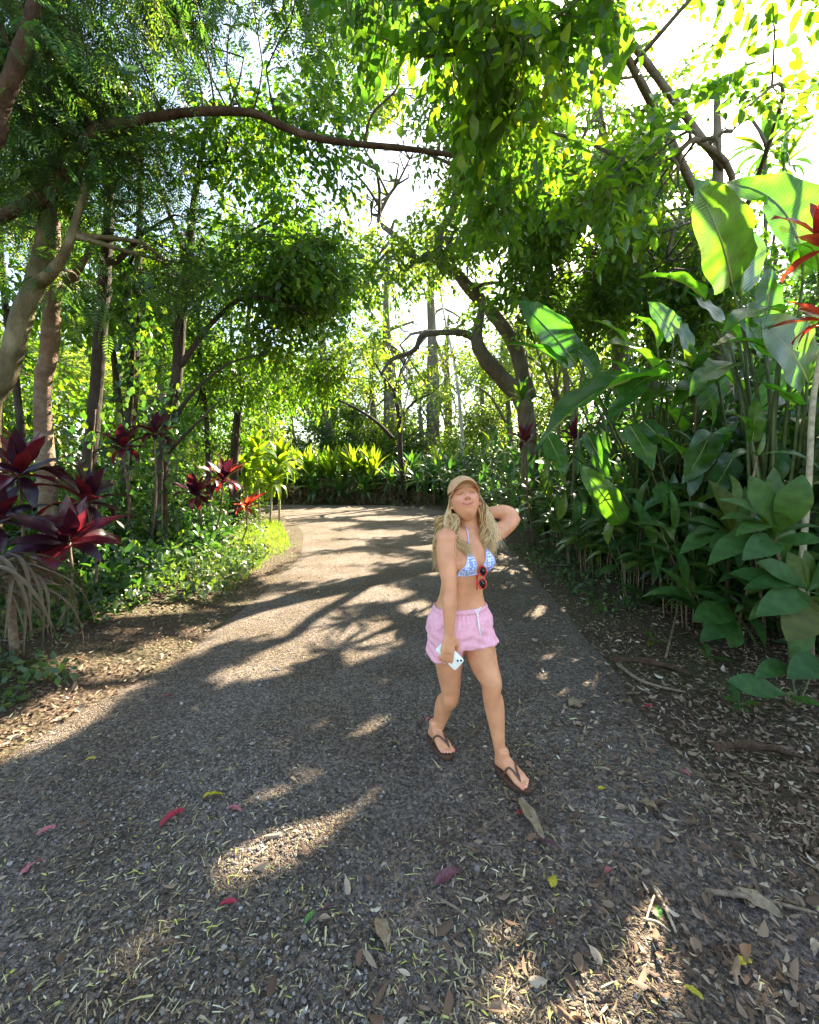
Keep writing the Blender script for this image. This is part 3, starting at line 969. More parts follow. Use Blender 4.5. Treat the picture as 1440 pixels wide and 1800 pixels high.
make_tree('canopy_tree', 'tall tree whose dark crown closes the sky above the twisted limbs', M['bark_grey'],
          [(6.3, 12.3, 0, .3), (6.2, 12.2, 3, .26), (5.9, 12, 6, .2), (5.4, 11.8, 9, .14), (4.8, 11.5, 11.5, .06)],
          [[(5.9, 12, 6, .12), (4.6, 11.2, 7.4, .09), (3.2, 10.5, 8.2, .05), (2.2, 10, 8.6, .02)], 
           [(6, 12, 5.4, .1), (5.6, 10.5, 6.8, .07), (5.2, 9.4, 7.6, .03)]],
          [((rng.uniform(1.9, 6.6), rng.uniform(7.4, 11.4), rng.uniform(6.4, 7.8)), (.75, .75, .45), 62) for _ in range(40)] + [((rng.uniform(3.1, 5.1), rng.uniform(7.9, 9.3), rng.uniform(6.3, 7.4)), (.6, .6, .4), 85) for _ in range(14)]
          + [((rng.uniform(2.2, 5.8), rng.uniform(10.6, 14.4), rng.uniform(5.9, 7.2)), (.7, .7, .45), 66) for _ in range(34)]
          + px_clumps(22, 820, 1180, 40, 330, 9.0, 12.5, .7, 1.1, 70) + px_clumps(20, 540, 880, -80, 200, 8.5, 11.5, .7, 1.1, 75),
          T_small, M['broad'], .15, .14, per=7, tlen=.6, droop=.3, branch_r=.05)

# --- beyond the bend and behind the left trees: sunlit trees
far = [
    # x, y, height, spread, twigs, material, leaf, label
    (-9.5, 15.5, 6.0, 2.6, 1500, 'yellow', .17, 'sunlit tree with yellow green leaves behind the ringed trunk'),
    (-13.5, 14.0, 7.5, 3.0, 1500, 'yellow', .18, 'tall sunlit tree behind the leaning tan trunk'),
    (-8.0, 19.8, 5.6, 2.2, 1300, 'yellow', .18, 'round sunlit tree seen between the slender and forked trunks'),
    (-15.5, 21.0, 8.5, 3.6, 1500, 'yellow', .22, 'broad yellow green tree far behind the burgundy plants'),
    (-7.6, 27.0, 7.5, 2.6, 1300, 'yellow', .22, 'pale feathery tree above the left end of the far bank'),
    (-3.9, 29.0, 6.6, 2.4, 1300, 'yellow', .22, 'bright tree behind the bright blade plants of the far bank'),
    (-11.5, 31.0, 10.5, 3.4, 1400, 'yellow', .26, 'tall pale tree beyond the bend left of the blue sky gap'),
    (0.8, 28.0, 7.6, 2.6, 1300, 'yellow', .22, 'glowing yellow tree behind the bare branched shrub'),
    (4.6, 26.0, 9.5, 2.8, 1500, 'yellow', .22, 'bright tree behind the pale slender trunk'),
    (8.5, 24.0, 10.5, 3.2, 1500, 'yellow', .22, 'sunlit tree behind the twisted tree'),
    (9.5, 16.5, 9.0, 3.0, 1600, 'under', .2, 'dark tree deep behind the right hedge'),
    (13.0, 12.5, 8.0, 3.0, 1500, 'under', .2, 'dark tree behind the scarlet leaves at the right'),
    (10.0, 8.0, 6.2, 2.2, 1300, 'under', .17, 'leafy tree at the far right behind the giant paddle leaves'),
    (-0.8, 38.0, 12.5, 3.6, 1300, 'broad', .3, 'tall blue green tree standing in the sky gap over the bend'),
    (-3.0, 34.0, 13.5, 3.4, 1500, 'yellow', .26, 'tall yellow green tree right of the sky gap over the bend'),
    (-6.5, 36.0, 14.0, 3.2, 1300, 'broad', .28, 'tall dark tree left of the sky gap over the bend'),
    (3.0, 33.0, 15.0, 4.0, 1700, 'yellow', .26, 'tall pale tree far behind the snaking left limb'),
    (7.0, 31.0, 15.5, 4.2, 1700, 'yellow', .26, 'very tall tree far behind the twisted trunk'),
    (-15.0, 27.0, 12.0, 4.0, 1700, 'yellow', .26, 'tall sunlit tree far behind the forked trunk'),
    (-11.5, 18.5, 9.5, 3.2, 1700, 'yellow', .2, 'tall sunlit tree filling the view between the left trunks'),
    (-7.8, 13.2, 6.8, 2.0, 1500, 'broad', .15, 'green tree close behind the forked trunk'),
    (-1.6, 31.0, 19.0, 3.6, 1500, 'yellow', .26, 'very tall feathery tree above the far bank beside the sky gap'),
    (1.6, 30.0, 20.0, 3.8, 1600, 'broad', .26, 'very tall tree whose top shows between the snaking limbs'),
    (-5.6, 27.5, 15.5, 3.0, 1300, 'broad', .24, 'tall thin crowned tree left of the sky gap behind the weeping sprays'),
    (7.4, 8.7, 6.6, 1.9, 1500, 'under', .17, 'dense tree right behind the tallest giant paddle leaves'),
    (-18.5, 11.0, 8.0, 3.2, 1400, 'yellow', .2, 'sunlit tree at the far left edge behind the trunks'),
    (-10.5, 10.3, 5.2, 2.0, 1300, 'yellow', .15, 'low sunlit tree close behind the leaning tan trunk'),
]
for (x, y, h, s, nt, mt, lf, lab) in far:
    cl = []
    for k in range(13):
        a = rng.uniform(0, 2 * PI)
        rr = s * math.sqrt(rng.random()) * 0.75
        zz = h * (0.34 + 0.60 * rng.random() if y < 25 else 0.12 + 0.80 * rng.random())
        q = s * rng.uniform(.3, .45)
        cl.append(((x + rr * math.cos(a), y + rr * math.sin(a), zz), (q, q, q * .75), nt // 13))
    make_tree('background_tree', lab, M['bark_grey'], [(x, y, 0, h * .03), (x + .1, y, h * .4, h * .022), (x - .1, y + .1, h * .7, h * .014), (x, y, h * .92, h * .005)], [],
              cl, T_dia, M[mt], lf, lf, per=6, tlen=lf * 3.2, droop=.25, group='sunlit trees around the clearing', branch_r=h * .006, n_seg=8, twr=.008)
# two tall trees right of the bend whose shade dapples the middle of the path
for (x, y, h, lab, cl) in [(6.6, 17.0, 10.5, 'tall tree behind the right hedge shading the middle of the path', [(2.6, 15.5, 6.2), (3.4, 16.2, 7.4), (4.2, 17.0, 6.4), (5.0, 16.0, 8.2), (5.8, 17.5, 7.0), (3.8, 14.6, 5.6), (4.8, 14.2, 7.0), (6.4, 15.4, 6.2), (5.4, 18.4, 9.0), (6.8, 17.4, 9.4)]),
                           (5.6, 22.5, 11.5, 'tall tree at the outside of the bend right of the pale trunk', [(2.4, 20.6, 6.4), (3.4, 21.6, 7.6), (4.4, 22.0, 6.6), (5.0, 21.0, 8.6), (3.6, 19.6, 5.8), (4.8, 19.4, 7.2), (5.8, 22.8, 9.4), (6.4, 21.0, 7.0), (2.9, 22.8, 8.8)])]:
    make_tree('shade_tree', lab, M['bark_grey'], [(x, y, 0, .2), (x - .1, y, 3, .16), (x - .4, y - .2, 6, .11), (x - .8, y - .3, 9, .05)], [[(x - .2, y, 4, .09), (x - 1.4, y - .7, 5.6, .06), (x - 2.6, y - 1.2, 6.2, .025)]],
              [(c, (1.3, 1.3, .8), 150) for c in cl], T_small, M['yellow'], .17, .15, per=7, tlen=.65, droop=.3, branch_r=.05)
# slim pale trunk among the far trees
make_tree('pale_trunk_tree', 'slim whitish trunk leaning among the far trees right of the bend', M['bark_white'],
          [(3.2, 22.5, 0, .10), Q(806, 690, 22, .085), Q(795, 620, 22, .07), Q(782, 560, 22, .055), Q(770, 480, 22, .03)], [],
          [((1.6, 22, 11.2), (1.1, 1.1, .8), 90), ((2.6, 22.3, 10), (1, 1, .7), 90)], T_dia, M['yellow'], .22, .2, per=6, tlen=.7, droop=.3, n_seg=8)
# bare branched shrub in front of the far bank
make_tree('bare_branched_shrub', 'small shrub tree with bare dark branches spreading in front of the far bank', M['bark_dark'],
          [(-.15, 21.0, 0, .13), Q(704, 800, 20.6, .13), Q(702, 735, 20.4, .12), Q(692, 690, 20.2, .09), Q(672, 660, 20, .06), Q(655, 630, 19.8, .03)],
          [[Q(702, 735, 20.4, .08), Q(730, 705, 20.2, .06), Q(760, 690, 20, .035), Q(790, 660, 20, .015)],
           [Q(690, 770, 20.5, .1), Q(660, 740, 20.2, .08), Q(620, 715, 20, .06), Q(570, 690, 19.8, .045), Q(530, 665, 19.6, .025), Q(505, 640, 19.6, .012)],
           [Q(620, 715, 20, .04), Q(585, 700, 19.8, .03), Q(545, 705, 19.6, .015)],
           [Q(692, 690, 20.2, .05), Q(710, 640, 20.2, .035), Q(735, 600, 20, .015)]],
          px_clumps(7, 640, 780, 600, 720, 19, 21, .5, .8, 40), T_dia, M['yellow'], .2, .18, per=6, tlen=.6, droop=.3)
# ================================================================= plants with leaves one can tell apart
def big_leaf(name, half, prof, n=14, arch=0.1, fold=0.15, wave=0.0, tears=(), mat=None, twist=0.0, seed=0):
    """unit leaf blade along +Y, base at the origin, tip at (0,1,0)"""
    r = random.Random(seed)
    V, Fq = [], []
    ph = r.uniform(0, 6)
    xs = (-1, -.55, 0, .55, 1)
    for i in range(n + 1):
        t = i / n
        w = half * prof(t)
        z0 = arch * 4 * t * (1 - t)
        for k, x in enumerate(xs):
            f = 1.0
            if abs(x) > .9:
                for (tt, side, dep) in tears:
                    if side * x > 0 and abs(t - tt) < 0.6 / n:
                        f = 1 - dep
            edge = abs(x) * wave * math.sin(t * 17 + ph + x * 1.3) * half
            tw = twist * t * x * half
            V.append((x * w * f, t - abs(x) * w * 0.15, z0 + fold * abs(x) * w + edge + tw))
    for i in range(n):
        for k in range(4):
            a = i * 5 + k
            Fq.append((a, a + 1, a + 6, a + 5))
    return mesh_np(name, np.array(V), [np.array(Fq)], mat)


def rib_mesh(name, arch, mat, r=0.011):
    pts = [(0, t, arch * 4 * t * (1 - t) - 0.003) for t in np.linspace(0, .97, 10)]
    V, F = tube(pts, np.linspace(r, r * .2, 10), 5)
    return mesh_np(name, V, F, mat)


p_heli = lambda t: max(0.02, min(1.0, (t / .16)) ** .6 * (1 - max(0.0, (t - .45) / .55) ** 2.2) * (.9 + .1 * math.sin(PI * t)))
p_lance = lambda t: max(0.04, (math.sin(PI * t ** 0.85) ** 0.9 if 0 < t < 1 else 0.04))
p_paddle = lambda t: max(0.07, (math.sin(PI * t ** 1.45) ** 0.75 if 0 < t < 1 else 0.07))
p_blade = lambda t: max(0.03, (1 - t) ** 0.55 * min(1, .55 + t * 2.5))

HELI = [(big_leaf('paddle_leaf', .20, p_heli, 18, a, f, .10, tr, M['heli'], seed=i), rib_mesh('leaf_midrib', a, M['midrib']))
        for i, (a, f, tr) in enumerate([(.05, .22, ()), (.12, .25, ((.5, 1, .35), (.78, -1, .4))), (.20, .35, ((.62, -1, .5), (.4, 1, .4), (.8, 1, .5))), (.03, .1, ((.7, 1, .5),))])]
TI = [big_leaf('ti_leaf', .135, p_lance, 10, a, f, .10, (), None, tw, seed=i) for i, (a, f, tw) in enumerate([(.03, .30, .1), (.08, .35, .25), (.15, .45, -.35), (.24, .35, .3)])]
GING = [big_leaf('ginger_leaf', .105, p_lance, 8, a, f, .06, (), None, 0, seed=i) for i, (a, f) in enumerate([(.08, .3), (.18, .35), (.28, .2)])]
PADD = [big_leaf('paddle_blade', .160, p_paddle, 12, a, f, .06, (), None, 0, seed=i) for i, (a, f) in enumerate([(.06, .2), (.14, .25), (.22, .15)])]
BLADE = [big_leaf('strap_leaf', .048, p_blade, 10, a, .35, .04, (), None, 0, seed=i) for i, a in enumerate([.04, .14, .26])]
STRAP = [big_leaf('narrow_leaf', .055, p_lance, 9, a, .3, .04, (), None, 0, seed=i) for i, a in enumerate([.08, .2, .32])]
FROND = None


def with_mat(meshes, mat):
    out = []
    for m in meshes:
        c = m.copy()
        c.materials.clear()
        c.materials.append(mat)
        out.append(c)
    return out


TI_RED, TI_SCAR, TI_GREEN = with_mat(TI, M['ti_red']), with_mat(TI, M['ti_bright']), with_mat(TI, M['ginger'])
GING_G, PADD_G = with_mat(GING, M['ginger']), with_mat(PADD, M['paddle'])
BLADE_B, BLADE_D, BLADE_DRY = with_mat(BLADE, M['pandan']), with_mat(BLADE, M['ginger']), with_mat(BLADE, M['dry'])
STRAP_B, STRAP_D = with_mat(STRAP, M['pandan']), with_mat(STRAP, M['ginger'])


def leaf_obj(root, me, b, e, nrm=(0, 0, 1), w=1.0, name='leaf', rib=None):
    b, e = Vector(b), Vector(e)
    y = e - b
    L = y.length
    y = y / L
    x = y.cross(Vector(nrm))
    if x.length < 1e-4:
        x = y.cross(Vector((1, 0, .3)))
    x.normalize()
    z = x.cross(y)
    Mx = Matrix(((x.x * L * w, y.x * L, z.x * L, b.x - root.location.x), (x.y * L * w, y.y * L, z.y * L, b.y - root.location.y),
                 (x.z * L * w, y.z * L, z.z * L, b.z - root.location.z), (0, 0, 0, 1)))
    o = link(name, me, root)
    o.matrix_basis = Mx
    if rib:
        link('midrib', rib, o)
    return o


def stem(root, pts, r0, r1, mat, name='stem', n=7):
    s = spline(pts, max(6, len(pts) * 4))
    a = Acc()
    a.add(*tube(s, np.linspace(r0, r1, len(s)), n, 0.08))
    return part(name, a, mat, root)


def rosette(root, meshes, c, axis, n, L, e0=78, e1=-25, w=1.0, jit=12, droop_tip=True, rr=random):
    """n leaves in a spiral round the shoot at c"""
    c, ax = Vector(c), Vector(axis).normalized()
    x = ax.cross(Vector((0.3, 1, 0.1))).normalized()
    y = ax.cross(x)
    for i in range(n):
        f = i / max(1, n - 1)
        az = i * 2.39996 + rr.uniform(-.25, .25)
        el = math.radians(e0 + (e1 - e0) * f + rr.uniform(-jit, jit))
        out = x * math.cos(az) + y * math.sin(az)
        d = out * math.cos(el) + ax * math.sin(el)
        l = L * (0.62 + 0.38 * math.sin(PI * min(1, .2 + f * .75))) * rr.uniform(.85, 1.12)
        nrm = ax * math.cos(el) - out * math.sin(el)
        me = meshes[min(len(meshes) - 1, int(f * len(meshes) * rr.uniform(.6, 1.0)))]
        leaf_obj(root, me, c - ax * 0.10 * L * f + out * .01, c - ax * 0.10 * L * f + d * l, nrm, w * rr.uniform(.85, 1.15))


def gpt(px, py):
    g = G(px, py)
    return (g.x, g.y, float(hgt(g.x, g.y)))


# ---------------------------------------------------------------- giant paddle-leaf clumps at the right
def heli_clump(label, rx, ry, leaves):
    root = thing('paddle_leaf_plant', label, 'plant', (rx, ry, float(hgt(rx, ry)) - .02))
    for i, (b, yb, e, ye, nrm, w, v) in enumerate(leaves):
        B, E = P(*b, yb), P(*e, ye)
        g = Vector((rx + random.uniform(-.22, .22), ry + random.uniform(-.22, .22), root.location.z))
        mid = g.lerp(B, 0.62) + Vector((random.uniform(-.08, .08), random.uniform(-.08, .08), .22))
        stem(root, [g, g.lerp(mid, .5) + Vector((0, 0, .1)), mid, B], 0.026, 0.011, M['stalk'], 'stalk', 6)
        me, rib = HELI[v]
        leaf_obj(root, me, B, E, nrm, w, 'leaf', rib)


heli_clump('giant paddle leaf clump with the tallest bright backlit leaf below the sun', 3.7, 4.0, [
    ((1287, 500), 3.9, (1217, 313), 3.4, (-.45, -1, .25), 1.22, 0),
    ((1302, 520), 4.1, (1232, 318), 4.3, (.1, -.4, 1), 1.2, 1),
    ((1412, 492), 3.7, (1258, 322), 4.0, (-.5, -.35, .9), 1.1, 2),
    ((1345, 575), 3.9, (1350, 462), 3.8, (.1, -1, .3), 1.5, 3),
    ((1420, 672), 3.6, (1328, 556), 3.3, (-.35, -1, .35), 1.35, 0),
    ((1240, 527), 4.3, (1117, 488), 4.4, (.05, -.25, 1), .95, 1),
    ((1378, 548), 3.7, (1268, 588), 3.5, (0, -.4, 1), .9, 1),
    ((1372, 640), 3.7, (1252, 608), 3.4, (0, -.35, 1), .95, 1),
    ((1405, 712), 3.6, (1325, 668), 3.4, (0, -.5, 1), 1.1, 3),
    ((1292, 640), 3.9, (1212, 695), 3.7, (0, -.4, 1), 1.0, 1),
    ((1345, 625), 3.9, (1292, 542), 3.9, (-.2, -.8, .5), 1.1, 0),
    ((1400, 600), 3.8, (1446, 520), 3.6, (.2, -.8, .5), 1.1, 0),
    ((1300, 600), 4.2, (1225, 575), 4.2, (0, -.3, 1), 1.0, 2),
    ((1440, 480), 3.6, (1395, 430), 3.3, (.2, -.4, 1), 1.3, 1),
    ((1275, 570), 4.1, (1210, 512), 4.2, (0, -.7, .8), 1.2, 3),
    ((1322, 780), 3.9, (1326, 695), 3.8, (-.2, -1, .3), .9, 0),
    ((1320, 762), 3.9, (1268, 722), 3.8, (0, -.5, 1), .9, 1),
])
heli_clump('giant paddle leaf clump with the bright upright leaf nearest the twisted tree', 3.75, 6.0, [
    ((1014, 642), 5.9, (909, 527), 5.7, (-.2, -1, .45), 1.05, 0),
    ((996, 652), 5.9, (882, 606), 5.8, (0, -.25, 1), .85, 1),
    ((1010, 612), 5.9, (1054, 674), 5.6, (0, -1, .6), 1.0, 1),
    ((1146, 645), 4.9, (1056, 606), 4.6, (.1, -.55, .9), 1.2, 1),
    ((1136, 674), 4.9, (1064, 630), 4.7, (0, -.4, 1), 1.1, 3),
    ((1112, 622), 5.5, (1036, 562), 5.4, (0, -.5, .9), 1.0, 1),
    ((1092, 662), 5.4, (1008, 705), 5.2, (0, -.4, 1), .9, 1),
    ((1215, 620), 5.2, (1180, 545), 5.2, (.1, -.8, .5), 1.1, 3),
    ((1156, 614), 4.9, (1100, 556), 4.9, (.3, -.2, 1), .9, 2),
    ((1184, 596), 5.0, (1138, 530), 4.9, (0, -1, .4), 1.5, 0),
    ((1172, 662), 4.6, (940, 792), 4.1, (.1, -.1, 1), .62, 1),
    ((1168, 668), 4.7, (1066, 745), 4.3, (.2, -.3, .9), .9, 2),
    ((1104, 745), 4.7, (1148, 826), 4.5, (.1, -1, .2), 1.3, 0),
    ((1130, 740), 4.7, (1185, 800), 4.5, (.1, -1, .35), 1.2, 3),
    ((1094, 921), 4.8, (1015, 813), 4.7, (-.2, -1, .3), .82, 0),
    ((1210, 690), 4.7, (1120, 715), 4.5, (.1, -.4, 1), 1.0, 1),
    ((1050, 690), 5.1, (975, 740), 4.9, (0, -.6, 1), 1.0, 1),
    ((960, 760), 5.6, (995, 838), 5.3, (0, -1, .3), 1.0, 3),
    ((1200, 760), 5.2, (1110, 700), 5.0, (0, -.4, 1), .9, 1),
    ((1060, 720), 5.6, (990, 690), 5.4, (0, -.5, 1), .9, 1),
    ((1230, 720), 5.0, (1290, 650), 5.0, (0, -.8, .6), 1.0, 3),
    ((1030, 760), 5.6, (1070, 850), 5.3, (0, -1, .5), .9, 0),
])
heli_clump('giant paddle leaf clump deep in the right hedge behind the paddle rosettes', 4.3, 4.7, [
    ((1260, 660), 4.7, (1180, 720), 4.5, (.1, -.5, 1), 1.0, 1),
    ((1300, 690), 4.7, (1215, 640), 4.6, (0, -.4, 1), 1.0, 1),
    ((1330, 720), 4.6, (1400, 640), 4.5, (0, -.8, .6), 1.2, 3),
    ((1250, 760), 4.6, (1200, 850), 4.4, (0, -1, .4), 1.1, 0),
    ((1360, 780), 4.4, (1430, 850), 4.2, (0, -.8, .6), 1.1, 1),
    ((1290, 800), 4.5, (1240, 880), 4.3, (0, -1, .4), 1.0, 0),
    ((1390, 720), 4.4, (1440, 640), 4.3, (0, -1, .4), 1.2, 3),
    ((1210, 830), 4.7, (1140, 760), 4.5, (0, -.5, 1), .9, 1),
    ((1200, 870), 4.7, (1130, 900), 4.4, (0, -.5, 1), .9, 2),
    ((1400, 860), 4.3, (1340, 760), 4.3, (0, -.8, .6), 1.0, 0),
    ((1240, 800), 4.6, (1300, 740), 4.4, (0, -.7, .8), .9, 1),
])


# ---------------------------------------------------------------- paddle rosettes low at the right edge
def explicit_plant(name, label, cat, ground, meshes, mat_stem, center, leaves, r=.016, group=None):
    root = thing(name, label, cat, ground, group)
    c = Vector(center)
    g = Vector(ground)
    stem(root, [g, g.lerp(c, .5) + Vector((.03, .02, 0)), c], r, r * .7, mat_stem)
    for (e, nrm, w, v, fb) in leaves:
        b = c + Vector(fb)
        leaf_obj(root, meshes[v], b, e, nrm, w)
    return root


Yp = 3.0
explicit_plant('paddle_rosette', 'green paddle leaved plant at right with two upright olive leaves', 'plant', gpt(1405, 1195), PADD_G, M['cane'], P(1362, 945, Yp), [
    (P(1318, 836, Yp), (-.3, -1, .3), 1.15, 0, (0, 0, .02)), (P(1360, 834, Yp + .02), (.2, -1, .3), 1.15, 0, (0, 0, .02)),
    (P(1412, 835, Yp - .15), (-.5, -.8, .5), 1.4, 1, (.03, 0, .04)), (P(1264, 878, Yp), (0, -.6, 1), .9, 1, (0, 0, 0)), (P(1267, 912, Yp - .1), (0, -.3, 1), .9, 1, (0, 0, -.02)),
    (P(1295, 942, Yp - .2), (0, -.3, 1), 1.0, 2, (0, 0, -.02)), (P(1245, 994, Yp - .15), (-.1, -.4, 1), .95, 2, (0, 0, -.04)), (P(1306, 984, Yp - .3), (0, -.7, .8), 1.0, 1, (0, 0, -.04)),
    (P(1442, 926, Yp - .1), (0, -.3, 1), 1.0, 1, (0, 0, 0)), (P(1446, 952, Yp - .25), (0, -.9, .5), 1.5, 0, (0, 0, -.02)), (P(1340, 870, Yp + .35), (0, -1, .2), 1.1, 0, (0, .02, 0))])
Yp = 2.9
explicit_plant('paddle_rosette', 'low green paddle leaved plant at the right edge with leaves fanned to the left', 'plant', gpt(1428, 1212), PADD_G, M['cane'], P(1420, 1040, Yp), [
    (P(1329, 989, Yp - .05), (-.1, -.8, .7), 1.1, 0, (0, 0, .02)), (P(1279, 1009, Yp), (0, -.7, .8), .75, 0, (0, 0, .02)), (P(1308, 1036, Yp - .1), (0, -.5, 1), .8, 1, (0, 0, 0)),
    (P(1329, 1082, Yp - .2), (0, -.7, .8), 1.05, 1, (0, 0, -.02)), (P(1317, 1089, Yp - .05), (0, -.4, 1), .9, 1, (0, 0, -.04)), (P(1383, 1126, Yp - .3), (-.5, -1, .5), 1.45, 1, (0, 0, -.04)),
    (P(1392, 1164, Yp - .1), (-.2, -1, .3), 1.1, 0, (0, 0, -.08)), (P(1384, 970, Yp + .05), (-.3, -1, .2), 1.2, 0, (0, 0, .02)), (P(1415, 966, Yp + .05), (.1, -1, .3), 1.2, 0, (0, 0, .02)),
    (P(1450, 975, Yp), (.3, -1, .3), 1.2, 0, (0, 0, .02)), (P(1490, 1010, Yp), (.2, -.6, 1), 1.0, 1, (0, 0, 0)), (P(1480, 1080, Yp - .1), (.2, -.6, 1), 1.0, 1, (0, 0, 0))])
Yp = 3.75
explicit_plant('paddle_rosette', 'smaller dark paddle leaved plant behind the two upright olive leaves', 'plant', gpt(1272, 1085), PADD_G, M['cane'], P(1283, 948, Yp), [
    (P(1247, 845, Yp), (-.1, -.8, .6), .95, 1, (0, 0, .03)), (P(1195, 975, Yp - .2), (0, -.4, 1), .9, 2, (0, 0, 0)), (P(1208, 913, Yp), (0, -.6, .9), .9, 1, (0, 0, 0)),
    (P(1220, 941, Yp - .2), (0, -.3, 1), .9, 1, (0, 0, 0)), (P(1247, 962, Yp - .3), (0, -.8, .6), 1.1, 1, (0, 0, 0)), (P(1242, 890, Yp + .1), (0, -.6, .8), .9, 1, (0, 0, 0)),
    (P(1310, 855, Yp), (.1, -.9, .5), .95, 0, (0, 0, .02)), (P(1345, 900, Yp + .2), (0, -.5, 1), .9, 1, (0, 0, 0)), (P(1300, 1000, Yp - .2), (0, -.8, .6), 1.1, 1, (0, 0, -.03))], .02)
Yp = 3.5
explicit_plant('young_plant', 'young plant with three glossy heart shaped leaves drooping over the litter', 'plant', gpt(1330, 1150), PADD_G, M['stalk'], P(1292, 1078, Yp), [
    (P(1220, 1092, Yp - .15), (0, -.6, .9), 1.5, 1, (0, 0, .0)), (P(1231, 1126, Yp - .2), (0, -.7, .7), 1.1, 1, (0, 0, -.02)), (P(1283, 1138, Yp - .2), (0, -1, .4), 1.7, 0, (0, 0, -.04)),
    (P(1305, 1060, Yp), (0, -.6, .8), 1.2, 1, (0, 0, 0))], .008)
root = thing('banded_leaf_plant', 'low plant at lower right with yellow banded and plain green leaves', 'plant', gpt(1400, 1262))
g = root.location
for (b, e, nrm, w, v) in [((1383, 1168, 2.75), (1327, 1193, 2.6), (.1, -.6, 1), 1.0, 1), ((1445, 1163, 2.7), (1385, 1192, 2.5), (.2, -.6, 1), 1.2, 1),
                          ((1383, 1221, 2.6), (1279, 1198, 2.6), (0, -.75, .7), 1.15, 0), ((1384, 1226, 2.6), (1446, 1240, 2.45), (0, -.7, .8), 1.1, 0)]:
    B = P(*b)
    stem(root, [g, g.lerp(B, .6) + Vector((0, 0, .05)), B], .007, .004, M['stalk'], 'stalk', 5)
    leaf_obj(root, (BLADE_B if False else PADD_G)[v], B, P(*e), nrm, w)
root = thing('broad_leaf_shoot', 'pale shoot with two long waxy leaves spread sideways at the right edge', 'plant', gpt(1345, 1140))
nodep = P(1331, 802, 3.4)
stem(root, [root.location, P(1322, 900, 3.45), nodep], .014, .008, M['cane'])
leaf_obj(root, GING_G[1], nodep, P(1272, 815, 3.3), (0, -.35, 1), 1.3)
leaf_obj(root, GING_G[1], nodep, P(1446, 828, 3.1), (0, -.35, 1), 1.2)
leaf_obj(root, GING_G[0], nodep, P(1345, 760, 3.4), (-.2, -1, .3), 1.0)

# ---------------------------------------------------------------- ti plants
root = thing('scarlet_ti_plant', 'tall pale cane at the right edge topped with scarlet backlit leaves', 'plant', gpt(1412, 1165))
stem(root, [root.location, P(1410, 1000, 3.2), P(1422, 850, 3.15), P(1430, 700, 3.1), P(1455, 560, 3.05), P(1462, 440, 3.0)], .026, .014, M['palecane'], 'cane')
rosette(root, TI_SCAR, P(1455, 430, 3.0), (-.15, -.1, 1), 15, .40, 80, -35, 1.25)
rosette(root, TI_SCAR, P(1462, 560, 3.05), (-.2, -.1, .8), 11, .36, 35, -40, 1.2)

ti_left = [
    ((35, 830), 4.1, (.1, -.1, 1), 15, .46, 'burgundy ti plant with the biggest upright rosette at the left edge', (20, 1130)),
    ((152, 880), 4.4, (.25, 0, 1), 14, .42, 'burgundy ti plant between the left edge rosette and the slender trunk', (165, 1110)),
    ((122, 950), 4.0, (.35, -.5, 1), 17, .47, 'burgundy ti plant spreading lowest over the left verge', (105, 1140)),
    ((-15, 915), 3.8, (.4, 0, 1), 13, .42, 'burgundy ti plant cut by the left photo edge above the dry blades', (-40, 1130)),
    ((272, 760), 5.6, (.1, 0, 1), 12, .28, 'dark red ti plant high among the vines by the forked trunk', (262, 1005)),
    ((216, 785), 5.7, (-.1, 0, 1), 13, .34, 'nearly black ti plant in front of the vine clad trunk', (222, 1005)),
    ((345, 868), 6.3, (-.1, -.2, 1), 15, .36, 'dark ti plant left of the bright red one by the path bend', (350, 985)),
    ((392, 842), 6.6, (.3, -.1, 1), 15, .40, 'bright red ti plant leaning towards the path at the left bend', (372, 975)),
    ((432, 892), 6.5, (.3, -.2, 1), 9, .18, 'small orange red ti shoot nearest the path at the left bend', (425, 965)),
]
for (c, Yv, ax, n, L, lab, g) in ti_left:
    gg = gpt(*g)
    root = thing('ti_plant', lab, 'plant', gg)
    C = P(*c, Yv)
    bright = 'bright' in lab or 'orange' in lab
    stem(root, [gg, Vector(gg).lerp(C, .5) + Vector((.05, .03, 0)), C], .016, .012, M['cane'], 'cane')
    rosette(root, TI_SCAR if 'orange' in lab else TI_RED, C, ax, n + 5, L * 1.12, 80, -50, 1.25, 20)
    if bright:
        for k in range(2):
            a = k * 1.3
            leaf_obj(root, TI_SCAR[k % 4], C, C + Vector((.3 * math.cos(a) + .08, .2 * math.sin(a), .26)), (0, -.5, 1), 1.1)
ti_right = [
    ((1222, 652), 4.4, 14, .36, TI_GREEN, 'green ti plant with one yellow leaf among the giant paddle leaves', (1240, 1010)),
    ((918, 700), 7.6, 13, .42, TI_GREEN, 'ti plant with a yellow crown leaf beside the twisted trunk', (930, 935)),
    ((925, 775), 6.8, 13, .40, TI_RED, 'dark red ti plant in the right hedge behind the raised elbow', (940, 960)),
    ((1010, 770), 6.2, 11, .36, TI_RED, 'dim maroon ti plant under the drooping paddle leaf', (1015, 985)),
]
for (c, Yv, n, L, ms, lab, g) in ti_right:
    gg = gpt(*g)
    root = thing('ti_plant', lab, 'plant', gg)
    C = P(*c, Yv)
    stem(root, [gg, Vector(gg).lerp(C, .5) + Vector((-.05, .03, 0)), C], .016, .012, M['cane'], 'cane')
    rosette(root, ms, C, (-.1, -.1, 1), n, L, 80, -30, 1.1)
    if 'yellow' in lab:
        o = leaf_obj(root, with_mat(TI[:1], M['yellow_leaf'] if 'yellow_leaf' in M else M['pandan'])[0], C, C + Vector((-.16, -.05, .2)) * (L / .38), (-.2, -1, .4), 1.5)
        o['label'] = 'yellow leaf'

